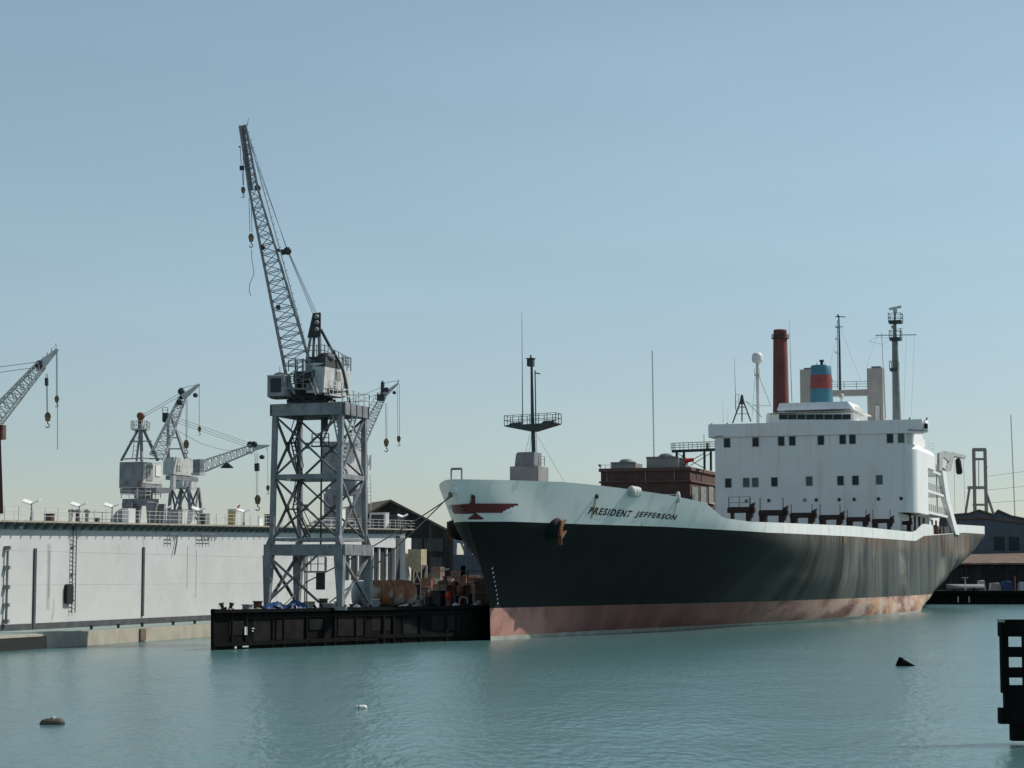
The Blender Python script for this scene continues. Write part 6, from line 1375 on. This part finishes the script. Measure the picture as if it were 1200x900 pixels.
# roof plant
for x0, xc, xr, y0, y1, lb, D in ((716, 745, 753, 542.5, 553, 'low grey roof tank house on the left of the brick building roof', 303), (757.5, 795, 806, 536, 551.5, 'taller grey roof tank house right of the lower one on the brick roof', 303)):
    m2, ii = twoface(x0, xc, xr, y0, y1, D, 19); t2 = thing('roof_tank_house', lb, 'tank house', ii['P']); m2.v = [V(p.x, p.y, max(p.z, ztp - .02) if p.z < ii['T'].z - .1 else p.z) for p in m2.v]
    m2.build('body', vent_m, t2); m2 = MB(); T = ii['T'] - ii['f'] * ii['w1'] * .45 + ii['g'] * 1.0
    m2.lathe([(1.15, -.05), (1.1, .3), (.7, .62), (.1, .7)], T, 18); m2.build('vent_dome', mastg, t2)
    m2 = MB(); m2.beam(ii['T'] - ii['f'] * (ii['w1'] + .05) + V(0, 0, .05), ii['T'] + V(0, 0, .05), .25, .25); m2.build('roof_trim', mastg, t2)
b = at(703.5, 553.5, 301); t2 = thing('roof_lamp', 'small lamp post on the left corner of the brick building roof', 'lamp', V(b.x, b.y, ztp)); m2 = MB(); m2.tube(V(b.x, b.y, ztp), V(b.x, b.y, at(703, 546, 301).z), .06, n=6); m2.rail([V(b.x, b.y, ztp), V(b.x + 1.5, b.y - .5, ztp)], .5, .7, .03, 1); m2.build('post', steel, t2)
m2 = MB(); c = at(703, 545.5, 301); m2.lathe([(.1, -.2), (.25, -.1), (.22, .15), (.05, .22)], c, 10); m2.build('lamp_head', vent_m, t2)
# observation platform on legs
Do = 305; O_ = lambda x, y, d=0.0: at(x, y, Do + d)
t = thing('roof_platform', 'dark steel lookout platform on legs above the brick building', 'platform', V(O_(812, 550).x, Do, ztp))
m2 = MB(); m2.hexa([O_(787, 530.5, -.5), O_(838, 528.5, -1.5), O_(842, 528.5, 3), O_(791, 530.5, 3.5)], [p + V(0, 0, .42) for p in (O_(787, 530.5, -.5), O_(838, 528.5, -1.5), O_(842, 528.5, 3), O_(791, 530.5, 3.5))]); m2.build('deck', mastd, t)
m2 = MB()
lg = [(793, .2), (801.5, 2.6), (825.5, -.8), (833, 2.2)]
for x, d in lg: q = O_(x, 529, d); m2.beam(V(q.x, q.y, ztp - .01), q, .3)
for (x0, d0), (x1, d1) in ((lg[0], lg[2]), (lg[1], lg[3]), (lg[2], lg[0]), (lg[0], lg[1])): a, b = O_(x0, 549, d0), O_(x1, 531, d1); m2.beam(V(a.x, a.y, ztp + .2), b, .1)
m2.build('leg', mastd, t)
m2 = MB(); h = V(0, 0, .42); m2.rail([O_(786.5, 530.5, -.5) + h, O_(838, 528.5, -1.5) + h, O_(842, 528.5, 3) + h], 1.0, 1.4, .035, 3); m2.rail([O_(786.5, 530.5, -.5) + h, O_(791, 530.5, 3.5) + h, O_(842, 528.5, 3) + h], 1.0, 1.4, .035, 3); m2.build('railing', mastg, t)
m2 = MB(); q = O_(825, 527.5); m2.tube(q, O_(825, 509), .05, n=6); m2.tube(O_(829, 526.5), O_(829, 519), .25, .2, 8); m2.build('aerial', mastg, t)
b = O_(806, 545); t = thing('wind_sock', 'red wind sock under the lookout platform', 'wind sock', V(b.x, Do + 1, ztp)); m2 = MB(); q_ = O_(806, 538, -4); m2.tube(V(q_.x, q_.y, ztp), q_, .05, n=6); m2.build('pole', steel, t)
m2 = MB(); m2.tube(O_(803, 540, -4), O_(813, 538.5, -4), .36, .26, 12); m2.tube(O_(801.5, 541, -4), O_(803, 540, -4), .12, .36, 12); m2.build('sock', redm, t)
# brick chimney stack
Dc = 452; b = at(915, 560, Dc); t = thing('chimney_stack', 'tall dark red brick chimney with a ring gallery near its top, behind the wheelhouse', 'chimney', V(b.x, Dc, PZ))
zt_, zg_ = at(912.5, 386.5, Dc).z, at(912.5, 397, Dc).z
m2 = MB(); m2.lathe([(2.45, 0), (2.1, 22 - PZ), (1.55, zg_ - PZ), (1.45, zt_ - .5 - PZ), (1.5, zt_ - .4 - PZ), (1.42, zt_ - PZ), (1.1, zt_ - PZ)], V(at(912.5, 400, Dc).x + .35, Dc, PZ), 32); m2.build('shaft', stack_m, t)
m2 = MB(); cx_ = V(at(912.5, 400, Dc).x + .35, Dc, zg_); m2.lathe([(1.5, 0), (1.95, .02), (1.95, .15), (1.5, .15)], cx_, 24)
pr3 = [cx_ + V(1.9 * cos(a), 1.9 * sin(a), .15) for a in [2 * pi * i / 12 for i in range(13)]]; m2.rail(pr3, .8, 1.2, .04, 2); m2.build('gallery', mastd, t)
# right hand warehouses and their quay
Dw = 425.0; X_ = lambda x, y, d=0.0: at(x, y, Dw + d)
def blockbuild(name, label, poly, D, depth, mat, roofmat):
    z0 = PZ - .02; pts = [at(x, y, D) for x, y in poly]; t = thing(name, label, 'warehouse', V(sum(p.x for p in pts) / len(pts), D, z0))
    m2 = MB(); m2.prism([V(pts[0].x, D, z0)] + pts + [V(pts[-1].x, D, z0)], V(.25, 1, 0) * depth); m2.build('wall', mat, t)
    for a, b in zip(pts, pts[1:]):
        m2 = MB(); o_ = V(0, -.35, .03); m2.hexa([a + o_, b + o_, b + V(.25, 1, 0) * depth + V(0, 0, .03), a + V(.25, 1, 0) * depth + V(0, 0, .03)], [p + V(0, 0, .4) for p in (a + o_, b + o_, b + V(.25, 1, 0) * depth + V(0, 0, .03), a + V(.25, 1, 0) * depth + V(0, 0, .03))]); m2.build('roof', roofmat, t)
    return t
blockbuild('humped_warehouse', 'farther blue grey warehouse with humped roofline behind the stern', [(1095, 606), (1135, 603), (1147, 599), (1164, 604.5), (1169, 599), (1185, 606), (1200, 609), (1290, 615)], 462, 40, bluew, roof_m)
wt = blockbuild('blue_warehouse', 'blue grey warehouse with two dark windows right of the stern', [(1062, 612), (1153, 608), (1200, 614), (1290, 622)], Dw, 30, bluew, roof_m)
for x0, x1 in ((1165, 1177.5), (1182.5, 1194.5)): onface(x0, 629, x1, 645, V(0, Dw, 0), N_, .08).build('window', glass, wt)
lt = thing('low_shed', 'low open fronted shed with a rusty roof on the quay right of the stern', 'shed', V(X_(1170, 690).x, 405, PZ))
a0, a1, b0_, b1_ = at(1085, 662, 404), at(1300, 661, 404), at(1100, 652, 418), at(1300, 648, 418)
m2 = MB(); m2.hexa([a0, a1, b1_, b0_], [p + V(0, 0, .3) for p in (a0, a1, b1_, b0_)]); m2.build('roof', roof_m, lt)
m2 = MB(); m2.hexa([V(a0.x, 405, PZ), V(a1.x, 405, PZ), V(a1.x, 418, PZ), V(a0.x, 418, PZ)], [V(a0.x, 405, a0.z - .05), V(a1.x, 405, a1.z - .05), V(a1.x, 418, a0.z - .05), V(a0.x, 418, a0.z - .05)]); m2.build('wall', shed_m, lt)
onface(1151, 666, 1177, 684, V(0, 405, 0), N_, .05).build('doorway', blackm, lt)
onface(1182, 668, 1192, 684, V(0, 405, 0), N_, .05).build('doorway', blackm, lt)
# far pier in front of them
Dq = 372.0; q0, q1 = at(1040, 700, Dq).x, at(1330, 700, Dq).x
t = thing('far_pier', 'dark piled quay under the right hand warehouses behind the stern', 'pier', V((q0 + q1) / 2, Dq, 0))
m2 = MB(); m2.box((q0, Dq, PZ - .6), (q1 + 300, 402, PZ)); m2.build('deck', timber, t)
m2 = MB(); m2.box((q0, Dq + 3, -1), (q1 + 300, 402, PZ - .61)); m2.build('bulkhead', blackm, t)
for i in range(24):
    x = q0 + 1 + i * 2.1; m2 = MB(); m2.tube(V(x, Dq + .25, -1), V(x, Dq + .25, PZ + (.5 if i % 5 == 2 else -.61)), .2, n=8); m2.build('pile', timber, t)
for px in (1122, 1135): onface(px, 699, px + 1.6, 706, V(0, Dq - .01, 0), N_, .05).build('pale_board', steell, t)
def boat(px0, px1, y, D, label, mat):
    a, b = at(px0, y, D), at(px1, y, D); a.z = b.z = PZ; L = b.x - a.x; t = thing('covered_boat', label, 'boat', (a + b) / 2); m2 = MB(); rows = []
    for k in range(13):
        u_ = k / 12; hw = 1.1 * (min(1, u_ * 3) ** .6) * (1 - max(0, u_ - .8) * 1.5); rows.append([V(a.x + L * u_, D + hw * cos(th_), PZ + .25 + .9 * (1 - (1 - sin(th_)) * .9)) if 0 <= th_ <= pi else V(a.x + L * u_, D + hw * cos(th_), PZ + .35 + .3 * sin(th_)) for th_ in [-pi / 2 + pi * 2 * j / 16 for j in range(17)]])
    m2.grid(rows); m2.build('hull', mat, t)
    m2 = MB()
    for u_ in (.2, .8): m2.box((a.x + L * u_ - .15, D - .7, PZ), (a.x + L * u_ + .15, D + .7, PZ + .3))
    m2.build('cradle', timber, t)
boat(1109, 1153, 686, 378, 'long tarp covered boat on the far quay right of the stern', vent_m)
for px0, px1, yt, mm, nm, lb, ct_ in ((1146, 1154, 680, steell, 'pale_crate', 'pale crate at the end of the covered boat', 'crate'), (1160, 1172, 683, tanlit, 'tan_trestle', 'pale tan trestle on the far quay before the shed door', 'trestle'), (1174, 1186, 681, tarp, 'blue_cover', 'small blue covered load on the far quay', 'load'), (1194, 1200, 682, steell, 'grey_bin', 'grey bin on the far quay at the right edge', 'bin')):
    a, b = at(px0, 686, 382), at(px1, yt, 382); t = thing(nm, lb, ct_, V((a.x + b.x) / 2, 382, PZ))
    m2 = MB(); m2.hexa([V(a.x, 381, PZ), V(b.x, 381, PZ), V(b.x, 383, PZ), V(a.x, 383, PZ)], [V(a.x + .1, 381.2, b.z), V(b.x - .2, 381.2, b.z - .1), V(b.x - .2, 382.8, b.z), V(a.x + .1, 382.8, b.z)]); m2.build('body', mm, t)
b = at(1186, 683, 382); t = thing('red_bollard', 'slim red post on the far quay beside the blue load', 'post', V(b.x, 380, PZ)); m2 = MB(); m2.tube(V(b.x, 380, PZ), V(b.x, 380, at(1186, 675, 380).z), .15, n=8); m2.build('post', pinkr, t)
b = at(1131, 683, 376); t = thing('dinghy_rack', 'small grey rack standing above the covered boat', 'rack', V(b.x, 376, PZ)); m2 = MB(); m2.tube(V(b.x, 376, PZ), V(b.x, 376, at(1131, 677, 376).z), .1, n=6); m2.beam(V(b.x - .6, 376, at(1131, 677, 376).z), V(b.x + .6, 376, at(1131, 677, 376).z), .3, .2); m2.build('rack', steell, t)
# grey frame tower
De = 478; E_ = lambda x, y, d=0.0: at(x, y, De + d)
t = thing('frame_tower', 'grey open steel frame tower with raking stays behind the stern', 'tower', V(E_(1147, 600).x, De, PZ))
m2 = MB()
for x in (1141, 1154.3):
    q = E_(x, 526.5); m2.beam(V(q.x, De, PZ), q, .75)
m2.build('column', postg, t)
for y, hh in ((527, .8), (538, .5), (571.5, .7), (591.5, .5)): m2 = MB(); m2.beam(E_(1140 if y != 571.5 else 1134, y), E_(1155.3, y), .6, hh); m2.build('crossbeam', postg, t)
for a, b in (((1136, 573), (1131.5, 602)), ((1155, 575), (1164, 602))): m2 = MB(); m2.beam(E_(*a), E_(*b), .5); m2.build('raking_stay', postg, t)
m2 = MB(); m2.tube(E_(1147, 538), E_(1147, 572), .09, n=5); m2.beam(E_(1156, 546), E_(1156, 549), .4); m2.build('hoist_rope', cable, t)
for (y0, y1), nm in zip(((558.5, 552.5), (574.5, 570), (589.5, 586.5)), ('topmost', 'middle', 'lowest')):
    m2 = MB(); m2.tube(E_(1154.5, y0), E_(1320, y0 - (y0 - y1) * 3.6), .045, n=4); tag(m2.build('overhead_cable', cable, None, E_(1154.5, y0)), nm + ' of the three cables running right from the frame tower', 'cable')
# thin radio masts far away
for x0, y0, x1, y1, D, lb in ((768, 560, 764.3, 411, 420, 'thin tall lattice radio mast beyond the brick building'), (1191, 615, 1184.5, 486, 620, 'thin radio mast far away at the right edge')):
    a, b = at(x0, y0, D), at(x1, y1, D); a.z = PZ; t = thing('radio_mast', lb, 'mast', a); m2 = MB(); m2.lattice(a, b, .30, .2, 60, .03, .02); m2.tube(a, b, .045, .03, 6); m2.build('mast', vent_m, t)
# far quay cranes and containers glimpsed left of the stem
Dg = 520; G_ = lambda x, y, d=0.0: at(x, y, Dg + d)
t = thing('container_crane', 'far blue grey container crane glimpsed left of the ship stem', 'crane', V(G_(552, 690).x, Dg, PZ))
m2 = MB()
for x, d in ((533, 0), (546, 0), (551.5, 0), (563, 3), (567, 3)): q = G_(x, 618, d); m2.beam(V(q.x, q.y, PZ), q, .9)
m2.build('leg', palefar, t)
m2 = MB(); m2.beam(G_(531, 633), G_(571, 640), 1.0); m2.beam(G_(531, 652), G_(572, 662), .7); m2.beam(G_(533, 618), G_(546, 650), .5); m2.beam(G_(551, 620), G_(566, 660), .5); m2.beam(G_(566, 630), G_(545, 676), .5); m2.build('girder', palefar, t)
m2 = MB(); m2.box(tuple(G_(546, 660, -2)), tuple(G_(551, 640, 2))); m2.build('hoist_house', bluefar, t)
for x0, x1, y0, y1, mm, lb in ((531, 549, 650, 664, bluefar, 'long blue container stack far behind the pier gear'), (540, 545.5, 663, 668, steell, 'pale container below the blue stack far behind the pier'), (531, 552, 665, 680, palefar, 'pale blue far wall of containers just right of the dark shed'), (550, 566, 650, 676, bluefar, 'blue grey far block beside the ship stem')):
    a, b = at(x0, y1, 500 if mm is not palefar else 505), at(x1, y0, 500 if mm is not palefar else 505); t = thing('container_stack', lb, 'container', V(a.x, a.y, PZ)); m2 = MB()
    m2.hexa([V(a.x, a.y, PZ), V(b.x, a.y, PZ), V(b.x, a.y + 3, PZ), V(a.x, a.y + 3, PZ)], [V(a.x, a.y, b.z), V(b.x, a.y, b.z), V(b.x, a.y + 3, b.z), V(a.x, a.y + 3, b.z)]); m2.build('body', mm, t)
    m2 = MB(); m2.beam(V(a.x, a.y - .02, b.z * .5 + PZ * .5), V(b.x, a.y - .02, b.z * .5 + PZ * .5), .15, .2); m2.build('seam', dsteel, t)
for m in bpy.data.materials: m.use_fake_user = False
